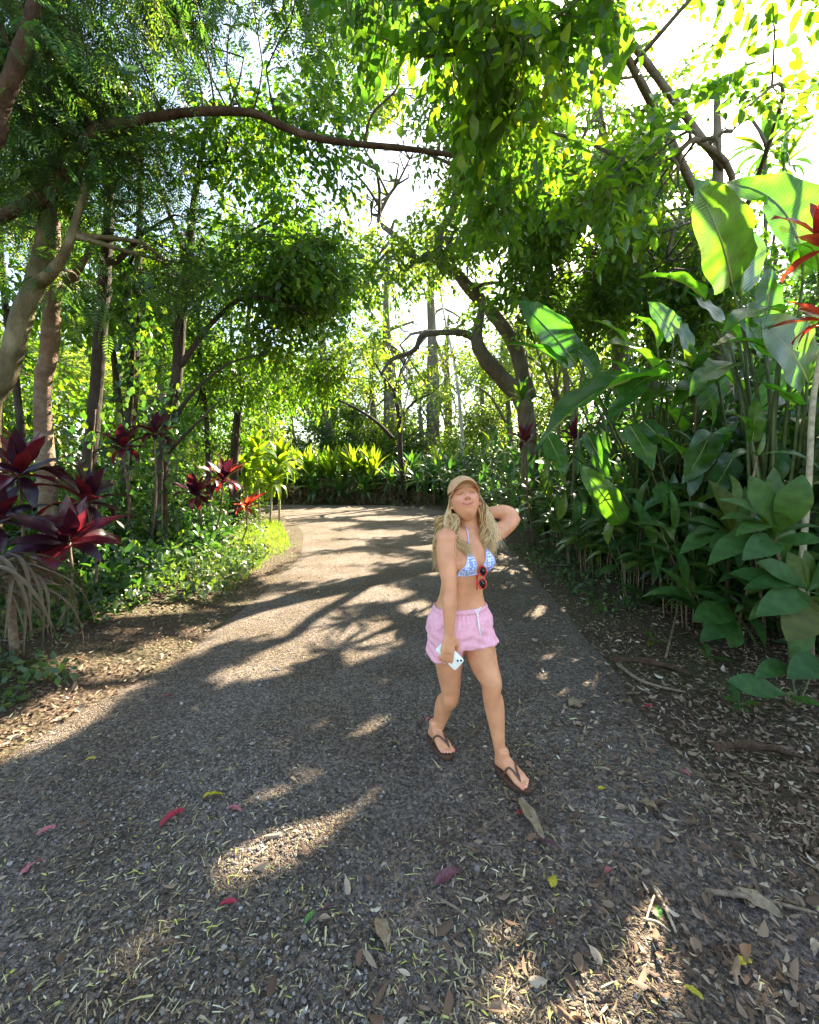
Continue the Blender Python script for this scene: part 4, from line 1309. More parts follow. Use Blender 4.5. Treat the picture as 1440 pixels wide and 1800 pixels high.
# ---------------------------------------------------------------- stalky plants that make up the right hedge
hedge_spots = [
    (2.95, 4.45, 1.15, 'leafy stalky plant at the hedge foot behind the seedling'),
    (3.15, 4.9, 1.7, 'tall stalky plant left of the smaller dark paddle plant'),
    (2.95, 5.4, 1.2, 'stalky plant with drooping leaves behind the fern'),
    (3.45, 5.0, 2.1, 'tall stalky plant under the giant paddle leaves'),
    (2.9, 6.1, 1.1, 'low stalky plant at the hedge foot beyond the fern'),
    (3.3, 6.3, 1.8, 'stalky plant below the long drooping paddle leaf'),
    (2.85, 6.9, 1.2, 'low dark stalky plant right of the raised elbow'),
    (3.3, 7.2, 1.9, 'tall stalky plant behind the maroon ti plant'),
    (2.95, 7.8, 1.35, 'glossy stalky plant behind the raised forearm'),
    (3.5, 8.1, 2.2, 'tall stalky plant between the maroon and dark red ti plants'),
    (3.0, 8.8, 1.5, 'glossy stalky plant just right of the cap'),
    (3.5, 9.3, 2.3, 'tall stalky plant in front of the twisted trunk'),
    (2.95, 10.0, 1.5, 'stalky plant behind the cap and blond hair'),
    (3.3, 10.6, 2.1, 'tall stalky plant left of the twisted trunk foot'),
    (2.7, 11.6, 1.5, 'stalky plant directly above the cap'),
    (3.1, 12.4, 2.2, 'tall stalky plant above and left of the cap'),
    (2.75, 13.6, 1.6, 'stalky plant where the hedge begins to curve left'),
    (2.6, 15.0, 2.0, 'tall stalky plant on the outside of the bend'),
    (2.2, 16.6, 1.8, 'stalky plant on the outside of the bend left of the cap'),
    (1.7, 18.2, 2.1, 'bushy stalky plant right of the dark blade plants'),
    (1.0, 19.6, 1.8, 'stalky plant next to the dark blade plants'),
    (2.95, 3.75, .7, 'short stalky plant at the hedge foot right of the seedling'),
    (3.7, 3.6, 1.9, 'stalky plant behind the upright olive leaves'),
    (3.35, 3.3, 1.2, 'dark stalky plant behind the low fanned paddle plant'),
    (4.1, 3.2, 2.2, 'tall stalky plant at the right photo edge'),
    (3.0, 4.2, 1.5, 'stalky plant just left of the heart shaped leaves'),
    (2.8, 5.0, .9, 'short stalky plant right behind the fern'),
    (3.1, 5.7, 1.6, 'stalky plant under the bright drooping green leaf'),
    (2.75, 6.4, .8, 'short stalky plant below the raised elbow'),
    (3.6, 4.3, 1.7, 'stalky plant behind the smaller dark paddle plant'),
    (3.05, 7.4, 1.7, 'stalky plant right of the dark red ti plant'),
    (3.3, 5.2, 1.2, 'stalky plant in the dark gap between the paddle clumps'),
    (2.8, 9.4, 1.0, 'short glossy stalky plant beside the blond hair'),
]
for (x, y, h, lab) in hedge_spots:
    z0 = float(hgt(x, y)) - .02
    root = thing('stalk_plant', lab, 'plant', (x, y, z0), 'stalky plants of the right hedge')
    ns = 4 if y < 9 else 5
    for k in range(ns):
        a = random.uniform(0, 2 * PI)
        hh = h * random.uniform(.65, 1.1)
        b = Vector((x + .12 * math.cos(a), y + .12 * math.sin(a), z0))
        lean = Vector((math.cos(a), math.sin(a), 0)) * hh * random.uniform(.12, .32) + Vector((-.12 * hh, -.05, 0))
        t = b + lean + Vector((0, 0, hh))
        m = b.lerp(t, .5) - lean * .22
        stem(root, [b, m, t], .009, .005, M['cane'] if random.random() < .5 else M['stalk'], 'stem', 5)
        pts = spline([b, m, t], 20)
        nl = 7 if y < 9 else 6
        az = random.uniform(0, 2 * PI)
        for j in range(nl):
            f = .42 + .58 * (j + .5) / nl
            p = Vector(pts[min(19, int(f * 19.99))])
            s = 1 if j % 2 else -1
            d = Vector((math.cos(az) * s + random.uniform(-.5, .5), math.sin(az) * s + random.uniform(-.5, .5), random.uniform(-.35, .45)))
            if j == nl - 1:
                d = Vector((random.uniform(-.4, .4), random.uniform(-.4, .4), 1))
            l = random.uniform(.30, .48) * (1 + .12 * h)
            leaf_obj(root, GING_G[random.randrange(3)], p, p + d.normalized() * l, (random.uniform(-.2, .2), random.uniform(-.5, 0), 1), random.uniform(1.0, 1.5))

# ---------------------------------------------------------------- far bank: bright blade plants, dark blade plants, palm-like cluster by the bend
far_blades = [(-5.4, 21.9), (-4.7, 22.3), (-4.1, 21.8), (-3.5, 22.4), (-2.9, 21.9), (-2.4, 22.5), (-1.9, 22.0), (-6.1, 22.6)]
names = ['leftmost but one', 'third from the left', 'fourth from the left', 'fifth from the left', 'sixth from the left', 'seventh from the left', 'rightmost', 'leftmost']
for (x, y), w_ in zip(far_blades, names):
    z0 = 1.45 + random.uniform(-.1, .1)
    root = thing('blade_plant', 'bright yellow green blade plant on the far bank, %s of its row' % w_, 'plant', (x, y, float(hgt(x, y))), 'bright blade plants on the far bank')
    stem(root, [root.location, (x, y, z0)], .07, .06, M['cane'], 'stem', 6)
    rosette(root, BLADE_B, (x, y, z0), (random.uniform(-.15, .15), -.12, 1), 26, 1.8, 86, 30, 2.0, 8)
dark_blades = [(-1.0, 21.4, 1.1), (-.2, 21.2, 1.3), (.5, 20.8, 1.2), (1.2, 20.3, 1.5), (1.9, 19.3, 1.7), (.1, 22.2, 1.9), (1.5, 21.6, 2.0), (-5.0, 21.4, .7), (-3.7, 21.4, .6), (-2.4, 21.4, .7)]
dn = ['below the bare shrub', 'right of the bare shrub foot', 'left of the cap beyond the bend', 'nearer the cap beyond the bend', 'tallest, above the cap', 'behind the bare shrub foot', 'behind the tallest one',
      'under the left bright blades', 'under the middle bright blades', 'under the right bright blades']
for (x, y, z1), w_ in zip(dark_blades, dn):
    root = thing('blade_plant', 'dark green blade plant on the far bank %s' % w_, 'plant', (x, y, float(hgt(x, y))), 'dark blade plants on the far bank')
    stem(root, [root.location, (x, y, z1)], .06, .05, M['cane'], 'stem', 6)
    rosette(root, STRAP_D, (x, y, z1), (random.uniform(-.2, .2), -.3, 1), 22, 1.25, 80, -35, 1.5, 12)
for i, (px, py, Yv, n, L, lab, gx_) in enumerate([(452, 800, 13.6, 26, .75, 'palm like cane plant with arching leaves, tallest of the bend cluster', 455), (492, 815, 13.2, 26, .7, 'palm like cane plant nearest the path in the bend cluster', 490),
                                                 (430, 830, 12.8, 22, .6, 'palm like cane plant on the left of the bend cluster', 436), (478, 848, 12.6, 22, .6, 'lowest palm like cane plant in front of the bend cluster', 474)]):
    c = P(px, py, Yv)
    g = (P(gx_, 880, Yv).x, Yv, float(hgt(P(gx_, 880, Yv).x, Yv)))
    root = thing('cane_plant', lab, 'plant', g, 'palm like cane plants at the left bend')
    stem(root, [g, c], .04, .03, M['palecane'], 'cane', 6)
    rosette(root, STRAP_B, c, (.1, -.1, 1), n + 10, L * 1.35, 85, -70, 2.3, 14)

# dracaena-like rosettes seen against the sky
for (cs, g, lab) in [([((965, 520), 9.6, .55), ((1010, 560), 9.2, .5), ((930, 575), 9.8, .5)], (3.6, 9.7), 'spiky cane tree with narrow leaves against the sky right of the twisted limbs'),
                     ([((1345, 262), 8.0, .75), ((1378, 290), 8.2, .6)], (7.2, 8.3), 'thin tree with drooping spiky heads against the white sky at the upper right'),
                     ([((985, 620), 7.9, .5), ((1040, 545), 8.2, .5)], (3.6, 8.0), 'spiky cane tree with narrow leaves behind the bright upright paddle leaf')]:
    root = thing('spiky_cane_tree', lab, 'tree', (g[0], g[1], float(hgt(*g))))
    top = P(*cs[0][0], cs[0][1])
    stem(root, [root.location, Vector(root.location).lerp(top, .5) + Vector((.1, .05, 0)), top], .06, .025, M['bark_grey'], 'trunk')
    for k, (c, Yv, L) in enumerate(cs):
        C = P(*c, Yv)
        if k:
            stem(root, [Vector(root.location).lerp(top, .6), C], .03, .02, M['bark_grey'], 'limb', 6)
        rosette(root, STRAP_D, C, (0, -.1, 1), 24, L, 80, -60, 1.5, 12)

# fern and seedlings at the hedge foot
pin = Acc()
for i in range(15):
    t = .1 + .88 * i / 14
    ll = .24 * (1 - t * .75)
    for s in (-1, 1):
        pin.add(np.array([(0, t, .12 * 4 * t * (1 - t)), (s * ll * .5, t + .05, .12 * 4 * t * (1 - t) + .01), (s * ll, t + .06, .1 * 4 * t * (1 - t) - .03), (s * ll * .5, t - .012, .12 * 4 * t * (1 - t))]), [np.array([(0, 1, 2, 3)])])
pin.add(*tube([(0, t, .12 * 4 * t * (1 - t)) for t in np.linspace(0, 1, 7)], .006, 4))
fern_me = pin.mesh('fern_frond', M['ginger'])
g = gpt(1144, 1075)
root = thing('fern', 'small green fern at the foot of the right hedge', 'plant', g)
for k in range(9):
    a = k * 2.4
    leaf_obj(root, fern_me, Vector(g) + Vector((0, 0, .03)), Vector(g) + Vector((.42 * math.cos(a), .42 * math.sin(a), .16 + .05 * (k % 3))), (0, 0, 1), 1.0, 'frond')
for (px, py, lab, n, L) in [(1148, 1140, 'pair of bright green seedling leaves on the brown litter', 5, .15), (1105, 1075, 'tiny seedling left of the fern', 5, .12),
                            (1246, 1172, 'pale green seedling below the heart shaped leaves', 6, .15), (1110, 1250, 'weedy sprig at the lower edge of the banded leaf plant', 6, .12) if False else (1300, 1262, 'weedy sprig beside the banded leaf plant', 7, .14)]:
    g = gpt(px, py)
    root = thing('seedling', lab, 'plant', g)
    stem(root, [g, Vector(g) + Vector((0, 0, .06))], .004, .003, M['stalk'], 'stem', 5)
    rosette(root, PADD_G, Vector(g) + Vector((0, 0, .06)), (0, -.2, 1), n, L, 30, 5, 1.2)

# dry drooping blades at the left edge
g = (-3.25, 3.25, float(hgt(-3.25, 3.25)))
root = thing('dry_blade_clump', 'clump of dead bleached blades drooping at the left edge', 'plant', g)
for k in range(64):
    a = random.uniform(0, 2 * PI)
    c = Vector(g) + Vector((random.uniform(-.12, .12), random.uniform(-.12, .12), random.uniform(.5, .85)))
    e = Vector((g[0] + random.uniform(.3, .62) * math.cos(a), g[1] + random.uniform(.3, .62) * math.sin(a), g[2] + random.uniform(.0, .3)))
    leaf_obj(root, BLADE_DRY[2], c, e, (math.cos(a), math.sin(a), .5), random.uniform(.35, .6), 'blade')
stem(root, [g, Vector(g) + Vector((0, 0, .7))], .035, .025, M['cane'], 'stem')

# climbing vines on the trunks
for (pts, lab, n) in [([(-4.72, 6.92, 0), P(226, 830, 6.85), P(234, 700, 6.8), P(238, 580, 6.8), P(244, 470, 6.9)], 'round leaved vine climbing the thin trunk beside the forked tree', 420),
                      ([(-4.0, 6.5, 0), P(286, 820, 6.45), P(300, 735, 6.4), P(309, 680, 6.4)], 'round leaved vine on the foot of the forked trunk', 160),
                      ([(-4.7, 6.0, 0), P(160, 840, 5.95), P(168, 720, 5.9)], 'thin vine at the foot of the slender dark trunk', 90)]:
    root = thing('climbing_vine', lab, 'vine', tuple(pts[0]))
    stem(root, pts, .014, .008, M['cane'], 'stem', 5)
    s = spline(pts, 200)
    i = rng.integers(0, 200, n)
    pos = s[i] + rng.normal(size=(n, 3)) * np.array([.13, .13, .06])
    a = Acc()
    scatter(a, leaf_t([(.25, .42), (.65, .4)], .2, .2), pos, rng.normal(size=(n, 3)) * .5 + np.array([0, -.2, -.7]), rng.normal(size=(n, 3)) * .4 + np.array([0, -1, .4]), rng.uniform(.07, .14, n), rng.uniform(.08, .13, n), rng.random(n))
    kind(part('foliage', a, M['under'], root), 'stuff')

# ---------------------------------------------------------------- growth nobody could count
T_lance = leaf_t([(.3, .13), (.65, .13)], .3, .25)


def mass(name, boxes, tpl, mat, L, W, upn=.6, dn=(0, -.1, .3)):
    a = Acc()
    for (n, x0, x1, y0, y1, z0, z1, fn) in boxes:
        x, y, h = rng.uniform(x0, x1, n), rng.uniform(y0, y1, n), rng.random(n)
        if fn is not None:
            ok = fn(x, y)
            x, y, h = x[ok], y[ok], h[ok]
        m = len(x)
        top = z1 * (.65 + .35 * np.sin(x * 2.7 + y * 1.9) * np.sin(y * 2.3 - x))
        z = hgt(x, y) + z0 + (top - z0) * h
        pos = np.stack([x, y, z], 1)
        d = rng.normal(size=(m, 3)) * .7 + np.array(dn)
        up = rng.normal(size=(m, 3)) * upn + np.array([0, -.2, 1])
        sz = L * rng.uniform(.6, 1.4, m)
        ok = ~sun_gap(pos, .02) | (z - hgt(x, y) < .6)
        pos, d, up, sz, x, y = pos[ok], d[ok], up[ok], sz[ok], x[ok], y[ok]
        m = len(x)
        scatter(a, tpl, pos, d, up, sz, sz * W / L * rng.uniform(.8, 1.2, m), np.clip(.3 * np.sin(x * 1.7 + y * 2.3) * .5 + rng.random(m) * .8, 0, 1))
    return kind(link(name, a.mesh(name, mat)), 'stuff')


lv = lambda a_, b_: (lambda x, y: (path_t(x, y) < -a_) & (path_t(x, y) > -b_))
hb = lambda off: (lambda x, y: x > np.interp(y, [0, 3, 5, 9, 13.5, 18, 20.7], [2.7, 2.95, 3.0, 3.0, 2.9, 2.2, 1.0]) + off)
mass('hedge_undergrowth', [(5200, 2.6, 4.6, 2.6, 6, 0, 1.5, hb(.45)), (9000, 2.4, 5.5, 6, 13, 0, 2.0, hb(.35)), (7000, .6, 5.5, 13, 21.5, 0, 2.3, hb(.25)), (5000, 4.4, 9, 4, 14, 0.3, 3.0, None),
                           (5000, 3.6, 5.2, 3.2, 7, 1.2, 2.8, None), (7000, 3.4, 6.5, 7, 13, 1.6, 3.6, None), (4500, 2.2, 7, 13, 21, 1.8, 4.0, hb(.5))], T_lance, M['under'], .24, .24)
mass('bank_undergrowth', [(13000, -9, 3.2, 22.0, 24.5, 0, 1.9, None), (7000, -12, 5, 24.5, 27, 0, 2.2, None), (2600, -14, -6.5, 20.8, 23, 0, 1.6, lambda x, y: y > 21.3 - (x + 6) * .25)], T_lance, M['under'], .36, .36)
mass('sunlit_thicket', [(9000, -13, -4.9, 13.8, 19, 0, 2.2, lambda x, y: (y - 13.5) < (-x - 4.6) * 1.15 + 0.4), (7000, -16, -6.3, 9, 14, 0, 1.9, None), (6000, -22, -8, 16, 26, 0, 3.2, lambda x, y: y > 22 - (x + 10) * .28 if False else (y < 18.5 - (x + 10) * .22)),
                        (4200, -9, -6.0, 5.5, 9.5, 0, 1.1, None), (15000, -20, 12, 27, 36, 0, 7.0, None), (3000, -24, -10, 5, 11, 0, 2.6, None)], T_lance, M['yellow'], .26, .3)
mass('verge_undergrowth', [(5000, -5.6, -2.8, 3.6, 8.5, 0, .75, lv(.22, .9)), (4200, -7.0, -3.5, 5.5, 11, 0, 1.2, lv(.4, 1.3)), (2600, -4.4, -3.2, 6.0, 10.5, 0, .8, lv(.3, .7)), (4500, -8.0, -4.7, 6.3, 11, .6, 2.7, None)], T_lance, M['under'], .15, .19)
mass('dead_leaf_thatch', [(4600, -8, -.6, 21.5, 22.4, 0, 1.3, None), (900, -.8, 1.2, 20.9, 21.6, 0, .6, None)], leaf_t([(.3, .07), (.7, .06)], .3, .3), M['dry'], .55, .5, dn=(0, -.3, -.9))
mass('ground_cover', [(5200, -4.6, -2.2, 4.8, 8.0, 0, .26, lv(.06, .6)), (3600, -5.2, -2.8, 3.4, 7.5, 0, .30, lv(.2, .7)), (2600, -6.5, -2.6, 8.5, 13, 0, .55, lv(.12, .7)), (900, -3.6, -2.5, 2.0, 3.2, 0, .14, lv(.08, .3)),
                      (2600, -7, -3.8, 4.5, 8.5, 0, .5, lv(.5, 1.3)), (700, 2.2, 3.2, 4.5, 9, 0, .08, None)], T_small, M['cover'], .075, .08)
# grass tongue at the left bend and along the far edge of the path
a = Acc()
gt = (np.array([(-.5, 0, 0), (.5, 0, 0), (.3, .55, .06), (-.3, .55, .06), (0, 1, -.1)], float), [np.array([(0, 1, 2, 3)]), np.array([(3, 2, 4)])])
for (n, x0, x1, y0, y1, fn, L) in [(7000, -4.6, -2.4, 8.2, 13.5, lv(.02, .28), .13), (5000, -7.5, 1, 20.9, 21.9, lambda x, y: y > 21.35 + .25 * np.sin(x * 2), .16), (1500, -3.4, -2.4, 5.5, 8.5, lv(.05, .2), .08)]:
    x, y = rng.uniform(x0, x1, n), rng.uniform(y0, y1, n)
    ok = fn(x, y)
    x, y = x[ok], y[ok]
    m = len(x)
    pos = np.stack([x, y, hgt(x, y) - .02], 1)
    scatter(a, gt, pos, rng.normal(size=(m, 3)) * .35 + np.array([0, 0, 1]), rng.normal(size=(m, 3)) + np.array([0, -1, 0]), L * rng.uniform(.5, 1.3, m), .009, rng.random(m))
kind(link('grass', a.mesh('grass', M['grass'])), 'stuff')
# ================================================================= the person
def skin_material():
    m, nt, out = new_mat('skin')
    at = nd(nt, 'ShaderNodeAttribute', attribute_name='tint')
    at.attribute_type = 'GEOMETRY'
    tc = nd(nt, 'ShaderNodeTexCoord')
    nz = nd(nt, 'ShaderNodeTexNoise', Scale=14.0, Detail=4.0)
    nt.links.new(tc.outputs['Object'], nz.inputs['Vector'])
    r = ramp(nt, [(0.32, (.88, .84, .80)), (0.68, (1.10, 1.08, 1.06))])
    nt.links.new(nz.outputs[0], r.inputs[0])
    mx = nd(nt, 'ShaderNodeMix', data_type='RGBA', blend_type='MULTIPLY')
    mx.inputs[0].default_value = 1.0
    nt.links.new(at.outputs['Color'], mx.inputs[6])
    nt.links.new(r.outputs[0], mx.inputs[7])
    pr = nd(nt, 'ShaderNodeBsdfPrincipled', Roughness=0.40)
    pr.inputs['Specular IOR Level'].default_value = 0.4
    pr.inputs['Subsurface Weight'].default_value = 0.12
    pr.inputs['Subsurface Radius'].default_value = (1.0, .35, .2)
    pr.inputs['Subsurface Scale'].default_value = 0.012
    nt.links.new(mx.outputs[2], pr.inputs['Base Color'])
    n2 = nd(nt, 'ShaderNodeTexNoise', Scale=220.0, Detail=2.0)
    nt.links.new(tc.outputs['Object'], n2.inputs['Vector'])
    bp = nd(nt, 'ShaderNodeBump', Strength=0.08, Distance=0.002)
    nt.links.new(n2.outputs[0], bp.inputs['Height'])
    nt.links.new(bp.outputs[0], pr.inputs['Normal'])
    nt.links.new(pr.outputs[0], out.inputs['Surface'])
    return m


def remesh(acc, name, vox, smooth_it=4):
    me = acc.mesh(name + '_raw', None)
    o = bpy.data.objects.new(name + '_raw', me)
    COL.objects.link(o)
    md = o.modifiers.new('r', 'REMESH')
    md.mode = 'VOXEL'
    md.voxel_size = vox
    md.use_smooth_shade = True
    sm = o.modifiers.new('s', 'SMOOTH')
    sm.factor = 0.5
    sm.iterations = smooth_it
    dg = bpy.context.evaluated_depsgraph_get()
    dg.update()
    ev = o.evaluated_get(dg)
    res = bpy.data.meshes.new_from_object(ev, depsgraph=dg)
    bpy.data.objects.remove(o)
    res.name = name
    for p in res.polygons:
        p.use_smooth = True
    return res


SKIN = skin_material()
fC = Vector((.52, -.854, 0)).normalized()      # chest faces right of the camera
lC = Vector((.854, .52, 0)).normalized()       # her left
fH = Vector((.34, -.94, 0)).normalized()
lH = Vector((.94, .34, 0)).normalized()
UPV = Vector((0, 0, 1))

body = Acc()
# --- torso
tor = [
    (P(809, 1132, 2.15), lH * .105, fH * .088), (P(808, 1118, 2.16), lH * .165, fH * .112), (P(808, 1098, 2.17), lH * .176, fH * .122), (P(809, 1078, 2.17), lH * .160, fH * .110),
    (P(810, 1060, 2.165), lH * .138, fH * .094), (P(811, 1043, 2.16), lH.lerp(lC, .4) * .122, fH.lerp(fC, .4) * .086), (P(813, 1024, 2.155), lC * .122, fC * .086),
    (P(816, 1004, 2.15), lC * .130, fC * .092), (P(819, 984, 2.15), lC * .138, fC * .096), (P(821, 966, 2.15), lC * .146, fC * .092), (P(822, 952, 2.15), lC * .156, fC * .080),
    (P(823, 941, 2.15), lC * .150, fC * .066), (P(824, 933, 2.15), lC * .105, fC * .056), (P(824, 926, 2.15), lC * .060, fC * .050)]
body.add(*loft(tor, 28, 2.3))
# --- bust, buttocks
chest = P(820, 984, 2.15)
for s in (-1, 1):
    body.add(*ellipsoid(chest + lC * (.062 * s) + fC * .074, lC * .056, fC * .050, UPV * .056, 18, 12))
    body.add(*ellipsoid(P(808, 1104, 2.17) + lH * (.075 * s) - fH * .075, lH * .085, fH * .072, UPV * .10, 16, 10))
# --- neck
hc = P(817, 879, 2.12)                          # centre of the head
nk0, nk1 = P(824, 938, 2.16), P(822, 893, 2.155)
body.add(*loft([(nk0, lC * .075, fC * .060), (nk0.lerp(nk1, .3), lC * .054, fC * .050), (nk0.lerp(nk1, .65), lC * .050, fC * .048), (nk1, lC * .050, fC * .052)], 20))
# collar to shoulder slope
shR = P(785, 946, 2.06)
shL = P(853, 944, 2.235)
body.add(*loft([(nk0 + UPV * .015, UPV * .035, fC * .045), (nk0.lerp(shR, .55) + UPV * .004, UPV * .046, fC * .052), (shR, UPV * .050, fC * .052)], 16))
body.add(*loft([(nk0 + UPV * .015, UPV * .035, fC * .045), (nk0.lerp(shL, .55) + UPV * .006, UPV * .046, fC * .052), (shL, UPV * .050, fC * .052)], 16))


def limb(pts, rad, n=18, flat=None):
    """tapering limb: pts (Vectors), rad list of (half width, half depth)"""
    ps = spline([tuple(p) for p in pts], len(pts) * 4)
    rs = spline(rad, len(pts) * 4)
    fr = rot_frames(ps)
    secs = []
    for (p, t, x, y), (a, b) in zip(fr, rs):
        side = flat if flat is not None else Vector((1, 0, 0))
        u = (side - t * side.dot(t)).normalized()
        v = t.cross(u)
        secs.append((p, u * a, v * b))
    body.add(*loft(secs, n))


# --- her right arm, hanging, phone in hand
body.add(*ellipsoid(shR + UPV * .004, lC * .054, fC * .056, UPV * .052, 18, 12))
body.add(*ellipsoid(shL, lC * .054, fC * .056, UPV * .050, 18, 12))
elR, wrR = P(791, 1037, 2.01), P(790, 1116, 1.985)
limb([shR + UPV * .015, shR - UPV * .03 + Vector((.0, 0, 0)), shR.lerp(elR, .5) + Vector((-.004, .005, 0)), elR, elR.lerp(wrR, .3) + Vector((-.001, -.004, 0)), elR.lerp(wrR, .7), wrR],
     [(.040, .044), (.053, .056), (.050, .054), (.037, .041), (.039, .041), (.031, .032), (.024, .020)])
# --- her left arm, raised behind the head
elL, wrL = P(905, 912, 2.33), P(846, 903, 2.31)
limb([shL - UPV * .02 - lC * .03, shL, shL.lerp(elL, .5) + Vector((.004, 0, -.014)), elL + Vector((-.006, 0, -.006)), elL + Vector((.004, .012, .012))],
     [(.052, .05), (.055, .055), (.050, .050), (.038, .040), (.028, .03)], flat=fC)
limb([elL + Vector((.006, .008, .004)), elL.lerp(wrL, .18) + Vector((0, .01, .026)), elL.lerp(wrL, .45) + Vector((0, .01, .026)), elL.lerp(wrL, .8) + Vector((0, 0, .010)), wrL],
     [(.034, .034), (.043, .043), (.042, .042), (.031, .030), (.024, .021)], flat=fC)

# --- legs
hipR, hipL = P(786, 1104, 2.14), P(833, 1104, 2.20)
knR, anR = P(792, 1221, 2.215), P(767, 1287, 2.375)
knL, anL = P(864, 1211, 2.105), P(880, 1326, 2.115)
limb([hipR + UPV * .02, hipR.lerp(knR, .3), hipR.lerp(knR, .62), knR + UPV * .035, knR - UPV * .02, knR.lerp(anR, .28) + Vector((-.006, .025, 0)), knR.lerp(anR, .55) + Vector((-.004, .016, 0)), knR.lerp(anR, .85), anR, anR - UPV * .04],
     [(.090, .10), (.086, .094), (.072, .078), (.056, .060), (.051, .054), (.055, .060), (.047, .052), (.033, .038), (.031, .037), (.032, .042)])
limb([hipL + UPV * .02, hipL.lerp(knL, .3), hipL.lerp(knL, .62), knL + UPV * .035, knL - UPV * .02, knL.lerp(anL, .22) + Vector((.004, .018, 0)), knL.lerp(anL, .45) + Vector((.004, .016, 0)), knL.lerp(anL, .82), anL, anL - UPV * .04],
     [(.092, .10), (.088, .096), (.075, .080), (.058, .060), (.050, .053), (.056, .060), (.050, .054), (.034, .037), (.031, .037), (.032, .042)])
body.add(*ellipsoid(knR + Vector((.006, -.040, -.004)), (.030, 0, 0), (0, .018, 0), (0, 0, .034), 12, 8))
body.add(*ellipsoid(knL + Vector((.006, -.038, -.004)), (.030, 0, 0), (0, .018, 0), (0, 0, .034), 12, 8))

# --- feet (resting on 26 mm flip-flop soles)
SOLE = .030


def foot(heel, toe, inner):
    """heel, toe on the ground plane; inner: unit side vector pointing to the big toe"""
    f = (toe - heel)
    L = f.length
    f.normalize()
    s = inner
    z = SOLE
    g = heel.copy()
    H = lambda a, side, h: Vector((g.x, g.y, g.z)) + f * (L * a) + s * side + UPV * (z + h)
    secs = [(H(.03, 0, .024), s * .018, UPV * .018), (H(.07, 0, .030), s * .029, UPV * .030), (H(.17, 0, .042), s * .031, UPV * .042), (H(.30, -.001, .044), s * .031, UPV * .044), (H(.45, -.001, .034), s * .034, UPV * .034),
            (H(.60, 0, .025), s * .041, UPV * .025), (H(.71, .001, .018), s * .045, UPV * .018), (H(.79, .001, .013), s * .042, UPV * .012)]
    body.add(*loft(secs, 20, 2.4))
    # ankle bones join the shin to the foot
    body.add(*loft([(H(.19, 0, .03), s * .030, f * .040), (H(.21, 0, .07), s * .031, f * .040), (H(.20, 0, .11), s * .031, f * .036)], 16))
    tips = []
    for k, (a0, sd, ln, r) in enumerate([(.76, .031, .20, .0125), (.78, .010, .19, .0085), (.77, -.007, .165, .0078), (.755, -.022, .14, .0074), (.73, -.035, .125, .0070)]):
        p0, p1, p2 = H(a0 - .06, sd * .95, .012), H(a0 + ln * .5, sd * 1.03, .013), H(a0 + ln, sd * 1.02, .009)
        body.add(*loft([(p0, s * r, UPV * r), (p0.lerp(p1, .5), s * r, UPV * r), (p1, s * r * .95, UPV * r * .9), (p1.lerp(p2, .7), s * r * 1.02, UPV * r * .9), (p2, s * r * .6, UPV * r * .6)], 10))
        tips.append((p2, r, f, s))
    return f, s, L, H, tips


hR, tR = G(748, 1293), G(792, 1344)
hL, tL = G(872, 1354), G(931, 1401)
hR = tR + (hR - tR).normalized() * .225
hL = tL + (hL - tL).normalized() * .232
for v in (hR, tR, hL, tL):
    v.z = float(gz(v.x, v.y)) + .001
fR_ = (tR - hR).normalized()
fL_ = (tL - hL).normalized()
footR = foot(hR, tR, Vector((-fR_.y, fR_.x, 0)))      # big toe on her left side
footL = foot(hL, tL, Vector((fL_.y, -fL_.x, 0)))


# --- hands
def hand(wr, d, nrm, thumb_side, curl, spread=.02, scale=1.0, thumb_in=.5):
    """wr wrist, d direction of the hand, nrm back-of-hand normal, thumb_side unit vector"""
    d, nrm = d.normalized(), nrm.normalized()
    s = thumb_side - d * thumb_side.dot(d)
    s.normalize()
    nrm = (nrm - d * nrm.dot(d) - s * nrm.dot(s)).normalized()
    k = scale
    secs = [(wr - d * .012, s * .024 * k, nrm * .018 * k), (wr + d * .012 * k, s * .027 * k, nrm * .017 * k), (wr + d * .045 * k, s * .036 * k, nrm * .0155 * k), (wr + d * .078 * k, s * .039 * k, nrm * .013 * k), (wr + d * .088 * k, s * .036 * k, nrm * .010 * k)]
    body.add(*loft(secs, 20, 2.5))
    tips = []
    for i, (off, ln) in enumerate([(.029, .072), (.0095, .080), (-.0105, .074), (-.029, .058)]):
        a = wr + d * (.070 * k) + s * (off * .95 * k)
        dirs = d + s * (spread * (1.5 - i))
        p = [a, a + d * .016 * k]
        ang = 0
        for seg, fr_ in enumerate((.44, .31, .25)):
            ang += curl[i] * (0.7, 1.0, .6)[seg]
            dd = (dirs.normalized() * math.cos(ang) - nrm * math.sin(ang))
            p.append(p[-1] + dd * (ln * fr_ * k))
        r = (.0088, .0088, .0083, .0074)[i] * k
        V, F = tube(spline([tuple(q) for q in p], 14), [r * 1.05] * 4 + [r] * 6 + [r * .93, r * .88, r * .8, r * .6], 10)
        body.add(V, F)
        tips.append((p[-2].lerp(p[-1], .75), (p[-1] - p[-2]).normalized(), nrm, r))
    a = wr + d * .022 * k + s * .022 * k
    t1 = a + (d * .7 + s * .75 - nrm * .35 * thumb_in).normalized() * .040 * k
    t2 = t1 + (d * .9 + s * .30 - nrm * .5 * thumb_in).normalized() * .030 * k
    t3 = t2 + (d * 1.0 + s * .0 - nrm * .7 * thumb_in).normalized() * .024 * k
    V, F = tube(spline([tuple(a - d * .01), tuple(t1), tuple(t2), tuple(t3)], 12), [.015 * k] * 2 + [.0135 * k] * 2 + [.011 * k] * 4 + [.0098 * k] * 2 + [.0085 * k, .006 * k], 10)
    body.add(V, F)
    tips.append((t3, (t3 - t2).normalized(), nrm, .009))
    return tips


